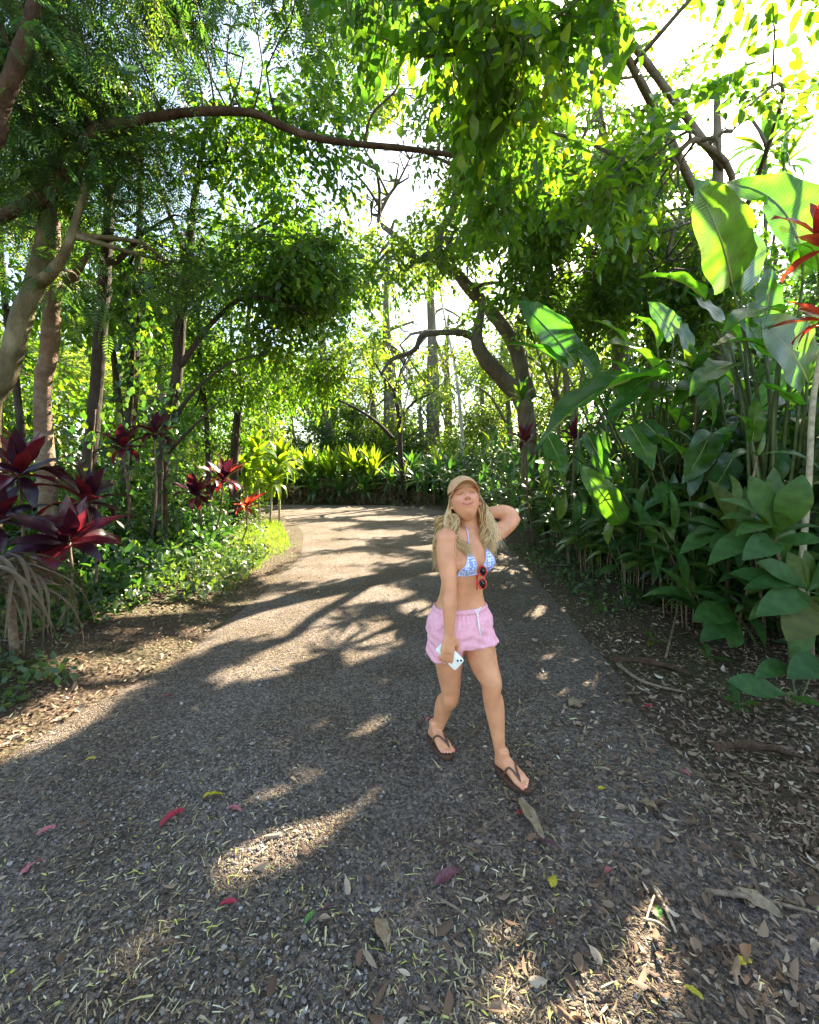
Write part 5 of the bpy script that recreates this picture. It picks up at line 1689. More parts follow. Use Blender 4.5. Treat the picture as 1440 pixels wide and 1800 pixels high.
handR_d = (P(784, 1174, 1.955) - wrR).normalized()
handR_n = Vector((.30, -.93, .16))
tipsR = hand(wrR, handR_d, handR_n, Vector((1, .25, .1)), (.30, .34, .36, .38), .05, 1.0, .9)
hand(wrL, (P(822, 897, 2.24) - wrL), Vector((.2, .95, .25)), Vector((.1, -.1, 1)), (.35, .35, .35, .4), .05, .95)

# --- head, sculpted in its own axes: x to her left, y out of the face, z up
Hy = Vector((-.03, -.90, .42)).normalized()
Hz0 = Vector((-.15, .40, .90))
Hz = (Hz0 - Hy * Hz0.dot(Hy)).normalized()
Hx = Hz.cross(-Hy).normalized()
if Hx.x < 0:
    Hx = -Hx


def face_shape(x, y, z):
    """unit sphere -> head surface"""
    a, b, c = .0735, .094, .116
    X, Y_, Z_ = x * a, y * b, z * c
    k = max(0.0, -z)
    X *= 1 - .34 * k ** 1.6
    if y < 0:
        Y_ *= 1 - .42 * k ** 1.2
    else:
        Y_ *= 1 - .06 * k
        Y_ += .004
    if y > 0:
        g = lambda u, s: math.exp(-(u / s) ** 2)
        fr = min(1, y * 1.6)
        nz = max(0, min(1, (.022 - Z_) / .046)) if Z_ > -.026 else g(Z_ + .026, .006)
        Y_ += fr * (.023 * nz * g(X, .009 + .006 * max(0, nz)) + .004 * g(abs(X) - .0115, .006) * g(Z_ + .024, .007))
        Y_ -= fr * .010 * g(abs(X) - .031, .016) * g(Z_ - .014, .012)
        Y_ += fr * .0062 * g(abs(X) - .031, .012) * g(Z_ - .013, .0075)
        Y_ += fr * .004 * g(Z_ - .034, .010) * g(abs(X) - .025, .03)
        Y_ += fr * .007 * g(abs(X) - .040, .016) * g(Z_ + .026, .017)
        lipc = -.056 + .010 * (X / .025) ** 2
        Y_ += fr * g(X, .024) * (.0042 * g(Z_ - lipc - .0055, .0042) + .0048 * g(Z_ - lipc + .006, .005) - .0035 * g(Z_ - lipc, .0022))
        Y_ += fr * .009 * g(X, .022) * g(Z_ + .096, .016)
    return X, Y_, Z_


V, Qf = [], []
NU, NV = 72, 56
for j in range(NV + 1):
    ph = PI * j / NV
    for i in range(NU):
        a = 2 * PI * i / NU
        x, y, z = face_shape(math.sin(ph) * math.cos(a), math.sin(ph) * math.sin(a), math.cos(ph))
        V.append(tuple(hc + Hx * x + Hy * y + Hz * z))
for j in range(NV):
    for i in range(NU):
        Qf.append((j * NU + i, (j + 1) * NU + i, (j + 1) * NU + (i + 1) % NU, j * NU + (i + 1) % NU))
body.add(np.array(V), [np.array(Qf)])
for s in (-1, 1):
    e = hc + Hx * (.072 * s) - Hy * .006 - Hz * .008
    body.add(*ellipsoid(e, Hx * .010, (Hy * .6 - Hx * s * .5).normalized() * .017, (Hz + Hy * -.15).normalized() * .030, 12, 10))
    body.add(*ellipsoid(e - Hz * .024 + Hy * .004, Hx * .008, Hy * .009, Hz * .010, 10, 8))

body_me = remesh(body, 'person', .0042, 5)
# tint: lips, cheeks, eyelid line and nails are the person's own colours; lip crease and nostrils are painted shade
nv = len(body_me.vertices)
co = np.empty(nv * 3, dtype=np.float32)
body_me.vertices.foreach_get('co', co)
co = co.reshape(-1, 3).astype(float)
# relax trunk, arms and legs so the joints flow; head, hands and feet keep their detail
ed = np.empty(len(body_me.edges) * 2, dtype=np.int32)
body_me.edges.foreach_get('vertices', ed)
ed = ed.reshape(-1, 2)
dist = np.minimum.reduce([np.linalg.norm(co - np.array(hc), axis=1) - .125, np.linalg.norm(co - np.array(wrR + handR_d * .09), axis=1) - .115, np.linalg.norm(co - np.array(wrL), axis=1) - .06, (co[:, 2] - .14)])
wsm = np.clip(dist / .04, 0, 1)[:, None] * .6
deg = np.bincount(ed.ravel(), minlength=nv)[:, None].astype(float)
for _ in range(26):
    s_ = np.stack([np.bincount(ed[:, 0], co[ed[:, 1], k], nv) + np.bincount(ed[:, 1], co[ed[:, 0], k], nv) for k in range(3)], 1)
    co = co * (1 - wsm) + (s_ / np.maximum(deg, 1)) * wsm
body_me.vertices.foreach_set('co', co.astype(np.float32).ravel())
body_me.update()
base = np.tile(np.array([.64, .30, .165]), (nv, 1))
rel = co - np.array(hc)
lx, ly, lz = rel @ np.array(Hx), rel @ np.array(Hy), rel @ np.array(Hz)
face = (ly > .035) & (np.abs(lx) < .085) & (np.abs(lz) < .13)


def blend(mask, col):
    global base
    m = np.clip(mask, 0, 1)[:, None]
    base = base * (1 - m) + np.array(col) * m


gs = lambda u, s: np.exp(-(u / s) ** 2)
blend(face * .55 * gs(np.abs(lx) - .042, .022) * gs(lz + .024, .022), (.66, .26, .20))
blend(face * .4 * gs(lx, .016) * gs(lz + .018, .016), (.66, .27, .21))
lipc = -.056 + .010 * (lx / .025) ** 2
blend(face * (np.abs(lx) < .029) * .95 * gs(lz - lipc, .0095), (.60, .18, .14))
blend(face * (np.abs(lx) < .027) * .95 * gs(lz - lipc, .0022), (.25, .07, .06))  # shade in the crease between the lips, painted into the tint
lid = .006 - .0045 * (1 - ((np.abs(lx) - .031) / .016) ** 2)
blend(face * (np.abs(np.abs(lx) - .031) < .0165) * .95 * gs(lz - lid - .001, .0028), (.10, .05, .035))
brow = .031 + .004 * (1 - ((np.abs(lx) - .032) / .02) ** 2)
blend(face * (np.abs(np.abs(lx) - .033) < .0195) * .85 * gs(lz - brow, .0042), (.24, .13, .07))
blend(face * .8 * gs(np.abs(lx) - .0085, .0045) * gs(lz + .0335, .0035), (.22, .08, .06))  # nostril shade under the nose, painted into the tint
for q_ in (knR, knL, elR, elL, anR, anL):
    blend(.45 * gs(np.linalg.norm(co - np.array(q_), axis=1), .05), (.58, .21, .11))
for q_, s_ in ((shR, .07), (shL, .07), (chest + UPV * .07 + fC * .08, .07)):
    blend(.35 * gs(np.linalg.norm(co - np.array(q_), axis=1), s_), (.68, .29, .17))
for (p, d, n_, r) in tipsR:
    dd = np.linalg.norm(co - np.array(p + n_ * r * .7), axis=1)
    blend(.7 * (dd < .0075), (.78, .45, .38))
for tips in (footR[4], footL[4]):
    for (p, r, f, s) in tips:
        dd = np.linalg.norm(co - np.array(p + UPV * r * .7 - f * .004), axis=1)
        blend(.85 * (dd < r * .75), (.78, .20, .16) if r > .01 else (.74, .34, .28))
ca = body_me.color_attributes.new('tint', 'FLOAT_COLOR', 'POINT')
ca.data.foreach_set('color', np.concatenate([base, np.ones((nv, 1))], 1).astype(np.float32).ravel())
body_me.materials.clear()
body_me.materials.append(SKIN)
person = link('person', body_me)
tag(person, 'smiling person in tan cap, blue bikini top and pink shorts striding on the path', 'person')

bvh = BVHTree.FromPolygons([Vector(c) for c in co], [tuple(p.vertices) for p in body_me.polygons])


def on_skin(p, axis_pt, off):
    """nearest skin point seen from outside towards axis_pt, lifted by off"""
    d = (Vector(axis_pt) - Vector(p)).normalized()
    h = bvh.ray_cast(Vector(p), d)
    if h[0] is None:
        h = bvh.find_nearest(Vector(p))
    n = h[1]
    if n.dot(d) > 0:
        n = -n
    return h[0] + n * off


# ---------------------------------------------------------------- shorts
def cloth_mat(name, col, bump=.3, bscale=60, var=.08, rough=.85):
    m = plain(name, col, rough, .2, bump, bscale, var)
    return m


PINK = cloth_mat('pink_cotton', (.80, .40, .48), .35, 55)
sh = Acc()
wob = lambda k: 1 + .018 * math.sin(k)
sec = [(P(808, 1128, 2.155), lH * .166, fH * .128), (P(808, 1112, 2.165), lH * .180, fH * .138), (P(808, 1098, 2.17), lH * .184, fH * .142), (P(809, 1082, 2.17), lH * .180, fH * .130), (P(809, 1070, 2.168), lH * .154, fH * .108),
       (P(809, 1063, 2.166), lH * .142, fH * .099), (P(809, 1061.5, 2.166), lH * .128, fH * .088)]
sh.add(*loft(sec, 32, 2.3))
hemR, hemL = P(781, 1146, 2.155), P(845, 1136, 2.165)
dR, dL = (knR - hipR).normalized(), (knL - hipL).normalized()
for (hp, hem, dv) in ((hipR, hemR, dR), (hipL, hemL, dL)):
    u = (lH - dv * lH.dot(dv)).normalized()
    v = dv.cross(u)
    sh.add(*loft([(hp + UPV * .03, u * .085, v * .105), (hp.lerp(hem, .4), u * .097, v * .115), (hp.lerp(hem, .75), u * .099, v * .116), (hem, u * .097, v * .114), (hem + dv * .004, u * .097, v * .114), (hem - dv * .03, u * .06, v * .06)], 28))
sh_me = remesh(sh, 'shorts', .0052, 3)
nvs = len(sh_me.vertices)
cs = np.empty(nvs * 3, dtype=np.float32)
sh_me.vertices.foreach_get('co', cs)
cs = cs.reshape(-1, 3)
nrmv = np.empty(nvs * 3, dtype=np.float32)
sh_me.vertices.foreach_get('normal', nrmv)
nrmv = nrmv.reshape(-1, 3)
wz = P(809, 1066, 2.17).z
rel = cs - np.array(P(808, 1100, 2.17))
a_ = np.arctan2(rel @ np.array(fH), rel @ np.array(lH))
dz = wz - cs[:, 2]
gath = .0035 * np.sin(a_ * 34) * np.exp(-(dz / .045) ** 2) * (dz > .012)
fold = .0028 * np.sin(cs[:, 2] * 120 + 3 * np.sin(a_ * 3) + rel[:, 0] * 25) * np.clip((dz - .06) / .05, 0, 1) + .003 * np.sin(a_ * 11 + cs[:, 2] * 40) * np.clip(dz / .1, 0, 1)
hemtrim = .0
cs = cs + nrmv * (gath + fold)[:, None]
sh_me.vertices.foreach_set('co', cs.astype(np.float32).ravel())
sh_me.materials.clear()
sh_me.materials.append(PINK)
sh_me.update()
shorts = link('shorts', sh_me, person)
band = Acc()
c0 = P(809, 1066.5, 2.167)
ring = []
for k in range(49):
    a = 2 * PI * k / 48
    e = 2 / 2.3
    ring.append(c0 + lH * (.149 * math.copysign(abs(math.cos(a)) ** e, math.cos(a))) + fH * (.106 * math.copysign(abs(math.sin(a)) ** e, math.sin(a))))
Vb, Fb = [], []
for k, p in enumerate(ring[:-1]):
    o_ = (p - c0).normalized()
    rip = .0016 * math.sin(k * 2.6)
    for (h, q) in ((-.014, .001), (-.013, .006), (0, .0075 + rip), (.013, .005), (.0145, -.002)):
        Vb.append(tuple(p + UPV * h + o_ * (q - .004)))
n_ = len(ring) - 1
for k in range(n_):
    for j in range(4):
        Fb.append((k * 5 + j, ((k + 1) % n_) * 5 + j, ((k + 1) % n_) * 5 + j + 1, k * 5 + j + 1))
band.add(np.array(Vb), [np.array(Fb)])
part('waistband', band, PINK, shorts)
WHITE = plain('white_cord', (.82, .80, .80), .8, .2, .3, 200)
shb = BVHTree.FromPolygons([Vector(c) for c in cs], [tuple(p.vertices) for p in sh_me.polygons])


def on_shorts(px, py, off):
    h = shb.ray_cast(CAM, ray(px, py).normalized())
    q = h[0] if h[0] is not None else P(px, py, 2.05)
    return q - ray(px, py).normalized() * off


for pts in ([(834, 1073), (838, 1078), (841, 1090), (843, 1104), (845, 1117)], [(846, 1068), (841, 1074), (840, 1084), (841, 1096), (844, 1110)], [(834, 1073), (840, 1071), (846, 1068)]):
    a = Acc()
    a.add(*tube(spline([tuple(on_shorts(x, y, .007)) for x, y in pts], 12), .0032, 6))
    part('drawstring', a, WHITE, shorts)
# side pocket seam
a = Acc()
a.add(*tube(spline([tuple(on_shorts(x, y, .003)) for x, y in [(752, 1092), (758, 1106), (766, 1109), (775, 1104), (779, 1099)]], 12), .0022, 5))
part('pocket_seam', a, PINK, shorts)

# ---------------------------------------------------------------- bikini top
def bikini_material():
    m, nt, out = new_mat('blue_daisy_fabric')
    tc = nd(nt, 'ShaderNodeTexCoord')
    vo = nd(nt, 'ShaderNodeTexVoronoi', Scale=72.0)
    vo.inputs['Randomness'].default_value = 0.35
    nt.links.new(tc.outputs['Object'], vo.inputs['Vector'])
    r = ramp(nt, [(0.0, (.78, .62, .30)), (0.16, (.74, .74, .82)), (0.42, (.70, .72, .84)), (0.50, (.20, .33, .70)), (1.0, (.18, .30, .66))])
    nt.links.new(vo.outputs['Distance'], r.inputs[0])
    pr = nd(nt, 'ShaderNodeBsdfPrincipled', Roughness=0.75)
    nt.links.new(r.outputs[0], pr.inputs['Base Color'])
    nt.links.new(pr.outputs[0], out.inputs['Surface'])
    return m


BIK = bikini_material()
EDGE = plain('lilac_trim', (.55, .55, .78), .7, .2)


def seen(px, py, off):
    """point on the skin that the view ray through a pixel meets, lifted off the skin"""
    d = ray(px, py).normalized()
    h = bvh.ray_cast(CAM, d)
    if h[0] is None:
        h = bvh.find_nearest(P(px, py, 2.08))
    n = h[1]
    if n.dot(d) > 0:
        n = -n
    return h[0] + n * off


top = link('bikini_top', None, person) if False else bpy.data.objects.new('bikini_top', None)
COL.objects.link(top)
top.parent = person


def cup(center, apex, b0, b1, N=16):
    """triangular cup draped on the bust: apex at the strap, b0-b1 along the bottom"""
    V, ix = [], {}
    for i in range(N + 1):
        for j in range(i + 1):
            t = i / N
            q = apex.lerp(b0.lerp(b1, j / i if i else 0), t)
            q = q + fC * .12
            h = bvh.ray_cast(q, -fC)
            if h[0] is None:
                h = bvh.find_nearest(q)
            n = h[1] if h[1].dot(fC) > 0 else -h[1]
            ix[(i, j)] = len(V)
            V.append(tuple(h[0] + n * .0045))
    F = []
    for i in range(N):
        for j in range(i + 1):
            F.append((ix[(i, j)], ix[(i + 1, j)], ix[(i + 1, j + 1)]))
            if j < i:
                F.append((ix[(i, j)], ix[(i + 1, j + 1)], ix[(i, j + 1)]))
    a = Acc()
    a.add(np.array(V), [np.array(F)])
    part('cup', a, BIK, top)
    edge = [V[ix[(i, 0)]] for i in range(0, N + 1, 2)], [V[ix[(i, i)]] for i in range(0, N + 1, 2)], [V[ix[(N, j)]] for j in range(0, N + 1, 2)]
    for e in edge:
        a = Acc()
        a.add(*tube(e, .0026, 5))
        part('trim', a, EDGE, top)
    return Vector(V[0])


bust = P(820, 984, 2.15)
zb = -.058
apR = cup(None, bust + lC * -.060 + UPV * .080 + fC * .05, bust + lC * -.122 + UPV * zb + fC * .05, bust + lC * -.008 + UPV * zb + fC * .05)
apL = cup(None, bust + lC * .060 + UPV * .080 + fC * .05, bust + lC * .122 + UPV * zb + fC * .05, bust + lC * .008 + UPV * zb + fC * .05)
for ap, s in ((apR, -1), (apL, 1)):
    end = nk0 + lC * (.048 * s) + UPV * .035 + fC * .0
    pts = []
    for k in range(9):
        q = ap.lerp(end, k / 8)
        h = bvh.find_nearest(q + fC * .03)
        n = h[1] if h[1].dot(q + fC * .05 - h[0]) > 0 else -h[1]
        pts.append(tuple(h[0] + n * .003))
    a = Acc()
    a.add(*tube(pts, .0030, 5))
    part('strap', a, EDGE, top)
pts = []
for k in range(41):
    a_ = 2 * PI * k / 40
    o_ = lC * math.cos(a_) + fC * math.sin(a_)
    cz = bust + UPV * zb
    h = bvh.ray_cast(cz + o_ * .16, -o_)
    q = h[0] if h[0] is not None and (h[0] - cz).length < .19 else cz + o_ * .13
    if abs((q - cz).dot(lC)) > .145:
        q = cz + o_ * .13
    pts.append(tuple(q + o_ * .004))
a = Acc()
a.add(*tube(pts, .0036, 5))
part('strap', a, EDGE, top)

# ---------------------------------------------------------------- cap
TAN = plain('tan_twill', (.52, .30, .16), .85, .2, .35, 160, .06)
TAN_IN = plain('tan_lining', (.36, .20, .11), .85, .2)
capo = bpy.data.objects.new('cap', None)
COL.objects.link(capo)
capo.parent = person
a = Acc()
Vc, Fc = [], []
NUc, NVc = 48, 14
tiltc = -.10
for j in range(NVc + 1):
    ph = (PI * .5 + .06) * j / NVc
    for i in range(NUc):
        an = 2 * PI * i / NUc
        x, y, z = math.sin(ph) * math.cos(an), math.sin(ph) * math.sin(an), math.cos(ph)
        seam = 1 - .010 * max(0, math.cos(an * 6)) ** 12 * math.sin(ph)
        q = Hx * (x * .0805 * seam) + Hy * (y * .1005 * seam + .001) + Hz * (z * .086 + .046 + .10 * tiltc * y - .012 * (1 - abs(y)) * 0)
        Vc.append(tuple(hc + q))
for j in range(NVc):
    for i in range(NUc):
        Fc.append((j * NUc + i, (j + 1) * NUc + i, (j + 1) * NUc + (i + 1) % NUc, j * NUc + (i + 1) % NUc))
a.add(np.array(Vc), [np.array(Fc)])
part('crown', a, TAN, capo)
a = Acc()
Vt, Ft = [], []
NB, NL = 24, 8
for lay, th in ((0, .0012), (1, -.0018)):
    for j in range(NL + 1):
        for i in range(NB + 1):
            an = math.radians(18 + 144 * i / NB)
            r_in = (.0795, .0990)
            ext = .062 * math.sin(PI * i / NB) ** .62 * j / NL
            x = math.cos(an) * (r_in[0] + .004 * j / NL)
            y = math.sin(an) * r_in[1] + ext
            z = .036 + .004 - .30 * x * x / .08 * (1 + .4 * j / NL) - .10 * ext + .010 * math.sin(an)
            Vt.append(tuple(hc + Hx * x + Hy * y + Hz * (z + th)))
W_ = NB + 1
for lay in (0, 1):
    o0 = lay * (NL + 1) * W_
    for j in range(NL):
        for i in range(NB):
            Ft.append((o0 + j * W_ + i, o0 + j * W_ + i + 1, o0 + (j + 1) * W_ + i + 1, o0 + (j + 1) * W_ + i))
for i in range(NB):
    b0_, b1_ = NL * W_ + i, (NL + 1) * W_ + NL * W_ + i
    Ft.append((b0_, b0_ + 1, b1_ + 1, b1_))
a.add(np.array(Vt), [np.array(Ft)])
part('brim', a, TAN, capo)
a = Acc()
a.add(*ellipsoid(hc + Hz * .133, Hx * .007, Hy * .007, Hz * .004, 10, 6))
part('button', a, TAN, capo)

# ---------------------------------------------------------------- hair
def hair_material():
    m, nt, out = new_mat('blond_hair')
    at = nd(nt, 'ShaderNodeAttribute', attribute_name='rnd')
    r = ramp(nt, [(0, (.18, .085, .03)), (.25, (.46, .26, .10)), (.6, (.76, .52, .24)), (1, (.90, .74, .46))])
    nt.links.new(at.outputs['Fac'], r.inputs[0])
    pr = nd(nt, 'ShaderNodeBsdfPrincipled', Roughness=0.42)
    pr.inputs['Specular IOR Level'].default_value = 0.5
    nt.links.new(r.outputs[0], pr.inputs['Base Color'])
    tr = nd(nt, 'ShaderNodeBsdfTranslucent')
    nt.links.new(r.outputs[0], tr.inputs['Color'])
    mx = nd(nt, 'ShaderNodeMixShader')
    mx.inputs[0].default_value = .25
    nt.links.new(pr.outputs[0], mx.inputs[1])
    nt.links.new(tr.outputs[0], mx.inputs[2])
    nt.links.new(mx.outputs[0], out.inputs['Surface'])
    return m


hr = random.Random(5)
ha = Acc()


def lock(pts, r, n=20, amp=.008, rn=None, u=None):
    s = spline([tuple(p) for p in pts], n)
    ph, fq = (hr.uniform(0, 6), hr.uniform(1.6, 2.6)) if u is None else (5.5 * u + hr.gauss(0, .45), 2.1 + hr.gauss(0, .12))
    for k in range(n):
        f = k / (n - 1)
        w = amp * min(1, f * 1.6) * 1.2
        s[k] += np.array([math.sin(f * 2 * PI * fq + ph), .6 * math.cos(f * 2 * PI * fq + ph * 1.3), 0]) * w
    rad = [r * (.75 + .5 * math.sin(PI * min(.95, .15 + .8 * k / n))) * (1 - .75 * (k / (n - 1)) ** 3) for k in range(n)]
    V, F = tube(s, rad, 5)
    c = hr.random() if rn is None else rn
    fade = np.repeat(np.linspace(-.12, .22, n), 5)
    ha.add(V, F, np.clip(np.concatenate([c * .8 + fade, [c, c]]), 0, 1))


def head_pt(x, y, z):
    return hc + Hx * x + Hy * y + Hz * z


# viewer's left side: from the temple behind the jaw to the shoulder and down the chest / back
for k in range(420):
    u = hr.random()
    x0 = -.070 - .010 * hr.random()
    st = head_pt(x0 * (1 - .1 * u), .035 - .095 * u, .03 - .03 * hr.random())
    mid = P(775 + 16 * (1 - u) + hr.uniform(-7, 7), 915 + hr.uniform(-8, 8), 2.09 + .07 * u)
    if u < .42:
        e1 = P(800 + hr.uniform(-10, 8), 945 + hr.uniform(-6, 8), 2.035 + .02 * hr.random())
        e2 = P(826 + hr.uniform(-10, 3), 972 + hr.uniform(-14, 8), 2.02)
        lock([st, head_pt(x0 - .014, -.01 - .04 * u, -.05), mid + Vector((.02, -.02, 0)), e1, e2], hr.uniform(.0010, .0026), 22, .011, u=u)
    else:
        e1 = P(773 + hr.uniform(-8, 14), 944 + hr.uniform(-12, 12), 2.15 + .05 * u)
        e2 = P(768 + hr.uniform(-5, 8), 985 + hr.uniform(-20, 22), 2.17 + .06 * u)
        lock([st, head_pt(x0 - .018, -.05 - .04 * u, -.06), mid, e1, e2], hr.uniform(.0010, .0026), 22, .014, u=u)
# viewer's right side: in front of the raised arm down to the bikini
for k in range(520):
    u = hr.random()
    st = head_pt(.071 + .01 * hr.random(), .012 - .08 * u, .03 - .03 * hr.random())
    m1 = P(851 + 5 * u + hr.uniform(-4, 5), 902 + hr.uniform(-6, 6), 2.10 + .05 * u)
    m2 = P(852 + 8 * u + hr.uniform(-7, 7), 938 + hr.uniform(-8, 8), 2.10 + .05 * u)
    e = P(858 + 9 * u + hr.uniform(-8, 5), 975 + hr.uniform(-22, 14), 2.10 + .05 * u)
    lock([st, m1, m2, e], hr.uniform(.0010, .0026), 22, .014, u=u)
# back of the head and neck
for k in range(90):
    u = hr.uniform(-1, 1)
    st = head_pt(.070 * u, -.085 + .02 * abs(u), .01 + .03 * hr.random())
    m1 = head_pt(.075 * u, -.092, -.07) + Vector((0, .01, 0))
    m2 = nk0 + Vector((.10 * u * .85, .085 + .03 * hr.random(), .02))
    e = nk0 + Vector((.12 * u * .85, .11, -.14 - .1 * hr.random()))
    lock([st, m1, m2, e], hr.uniform(.004, .007), 18, .008, hr.random() * .6)
# a few loose wisps
for k in range(60):
    s = hr.choice((-1, 1))
    st = head_pt(.074 * s, .0, .01)
    m1 = head_pt((.092 + .02 * hr.random()) * s, -.01, -.08)
    e = head_pt((.10 + .05 * hr.random()) * s, .0, -.20 - .1 * hr.random())
    lock([st, m1, e], .0013, 16, .012, .9)
kind(part('hair', ha, hair_material(), person), 'stuff')

# ---------------------------------------------------------------- flip-flops
BROWN = plain('brown_rubber', (.075, .036, .022), .65, .3, .2, 80, .15)
BROWN2 = plain('brown_strap', (.11, .055, .035), .55, .4, .2, 90)
for (f, s, L, H, tips), nm in ((footR, 'r'), (footL, 'l')):
    sole = Acc()
    N = 30
    rings = []
    for (zz, k) in ((0.0, .97), (.008, 1.0), (.020, 1.0), (.027, .985), (.029, .95)):
        row = []
        for i in range(N):
            a_ = 2 * PI * i / N
            t = .5 - .5 * math.cos(a_)
            wd = (.036 + .012 * math.sin(PI * min(1, max(0, (t - .1) / .9)) ** 1.4) + .004 * t)
            al = .5 + .52 * -math.cos(a_)
            row.append(tuple(H(.5 + (al - .5) * k, wd * math.sin(a_) * k * 1.08 * abs(math.sin(a_)) ** -.25 if abs(math.sin(a_)) > .01 else 0, zz - SOLE)))
        rings.append(row)
    V = [p for row in rings for p in row]
    V.append(tuple(H(.5, 0, .029 - SOLE)))
    V.append(tuple(H(.5, 0, 0 - SOLE)))
    m_ = len(rings)
    Qs = [(i * N + k, i * N + (k + 1) % N, (i + 1) * N + (k + 1) % N, (i + 1) * N + k) for i in range(m_ - 1) for k in range(N)]
    Ts = [(m_ * N, (m_ - 1) * N + k, (m_ - 1) * N + (k + 1) % N) for k in range(N)] + [(m_ * N + 1, (k + 1) % N, k) for k in range(N)]
    sole.add(np.array(V), [np.array(Qs), np.array(Ts)])
    ff = bpy.data.objects.new('flip_flop', None)
    COL.objects.link(ff)
    ff.parent = person
    part('sole', sole, BROWN, ff)
    post = H(.80, .018, .004)
    for sd in (-1, 1):
        pts = []
        for k in range(11):
            t = k / 10
            q = post.lerp(H(.40, .047 * sd, .0), t) + UPV * (.075 * math.sin(PI * min(1, t * .9 + .06)) ** .8)
            h = bvh.find_nearest(q)
            n = (q - h[0])
            n = n.normalized() if n.length > 1e-5 else UPV
            if bvh.ray_cast(q, UPV)[0] is not None and h[1].dot(n) < 0:
                n = h[1]
            pts.append(tuple(h[0] + (n + UPV * .25).normalized() * .0045) if .04 < t < .93 else tuple(post.lerp(H(.40, .047 * sd, .0), t) + UPV * (.012 if t < .5 else 0)))
        V, F = tube(spline(pts, 18), [.0052] * 18, 6)
        a = Acc()
        a.add(V, F)
        part('strap', a, BROWN2, ff)
    a = Acc()
    a.add(*tube([tuple(post + UPV * .02), tuple(post), tuple(H(.80, .018, -.004))], .0042, 6))
    part('toe_post', a, BROWN2, ff)

# ---------------------------------------------------------------- phone in the hand
ph_c = P(781, 1159, 2.0)
dpx = (P(806, 1180, 1.99) - P(767, 1139, 1.995)).normalized()          # long axis, camera end at lower right
pn = Vector((.24, -.95, .12))
pn = (pn - dpx * pn.dot(dpx)).normalized()                              # back of the phone faces the camera
px_ = dpx.cross(pn).normalized()
hand_c = wrR + handR_d * .085
ph_c = hand_c - handR_n.normalized() * .024 + dpx * .030 - px_ * .0
phone = thing('phone', 'white phone with two camera lenses held against the right thigh', 'phone', tuple(ph_c))
PW = plain('white_glass', (.78, .80, .74), .15, .5)
PD = plain('black_lens', (.01, .01, .012), .08, .6)
PG = plain('grey_ring', (.60, .62, .58), .3, .5)


def slab(c, u, v, w, hu, hv, hw, r, seg=5):
    """rounded slab: u,v in plane, w thickness"""
    out = []
    for (cx, cy_, a0) in ((hu - r, hv - r, 0), (-hu + r, hv - r, 90), (-hu + r, -hv + r, 180), (hu - r, -hv + r, 270)):
        for k in range(seg + 1):
            a_ = math.radians(a0 + 90 * k / seg)
            out.append((cx + r * math.cos(a_), cy_ + r * math.sin(a_)))
    n = len(out)
    V, F = [], []
    b = .0012 if hw > .002 else hw * .3
    for (zz, k) in ((-hw, 1 - b / hu), (-hw + b, 1), (hw - b, 1), (hw, 1 - b / hu)):
        for (x, y) in out:
            V.append(tuple(c + u * (x * k) + v * (y * k) + w * zz))
    V += [tuple(c - w * hw), tuple(c + w * hw)]
    for i in range(3):
        for k in range(n):
            F.append((i * n + k, i * n + (k + 1) % n, (i + 1) * n + (k + 1) % n, (i + 1) * n + k))
    T = [(4 * n, (k + 1) % n, k) for k in range(n)] + [(4 * n + 1, 3 * n + k, 3 * n + (k + 1) % n) for k in range(n)]
    return np.array(V), [np.array(F), np.array(T)]


a = Acc()
a.add(*slab(ph_c, dpx, px_, pn, .0735, .0358, .0042, .011))
part('body', a, PW, phone)
cm = ph_c + dpx * .053 - px_ * .016 * (1 if px_.z > 0 else -1) * -1 + pn * .005
mod = Acc()
mod.add(*slab(cm, dpx, px_, pn, .0145, .0145, .0014, .006))
mo = part('camera_bump', mod, PW, phone)
for (q, w_) in ((-.0062, .0062), (.0062, -.0062)):
    a = Acc()
    a.add(*loft([(cm + dpx * q + px_ * w_, dpx * .0056, px_ * .0056), (cm + dpx * q + px_ * w_ + pn * .0026, dpx * .0056, px_ * .0056)], 16))
    part('lens', a, PD, phone)
a = Acc()
rc = ph_c + dpx * .012 + pn * .0046
a.add(*tube([tuple(rc + dpx * (.013 * math.cos(t)) + px_ * (.013 * math.sin(t))) for t in np.linspace(0, 2 * PI, 25)], .0010, 5))
part('ring', a, PG, phone)

# ---------------------------------------------------------------- sunglasses hooked on the bikini top
RED = plain('red_plastic', (.62, .05, .035), .25, .5)
LENS = plain('dark_lens', (.012, .010, .010), .05, .6)
sgc = bust + fC * .118 + UPV * (zb - .012) + lC * .012
sg = thing('sunglasses', 'red framed sunglasses hanging folded from the middle of the bikini top', 'sunglasses', tuple(sgc))
su = UPV * 1.0
sw = (lC * .93 + fC * -.2).normalized()
sn = su.cross(sw).normalized()
if sn.dot(fC) < 0:
    sn = -sn
sw = (lC * .45 + fC * .85).normalized()
for k, z_ in enumerate((.030, -.036)):
    c = sgc + su * z_
    a = Acc()
    pts = [tuple(c + su * (.026 * math.cos(t)) + sw * (.020 * math.sin(t) * (1 + .12 * math.cos(t)))) for t in np.linspace(0, 2 * PI, 25)]
    a.add(*tube(pts, .0034, 6))
    fr_ = part('rim', a, RED, sg)
    a = Acc()
    a.add(*loft([(c - sn * .0008, su * .0255, sw * .0195), (c + sn * .0012, su * .0255, sw * .0195)], 24))
    part('lens', a, LENS, sg)
a = Acc()
a.add(*tube([tuple(sgc + su * .006 + sw * .008), tuple(sgc + su * -.003 + sw * .011), tuple(sgc + su * -.012 + sw * .008)], .003, 6))
part('bridge', a, RED, sg)
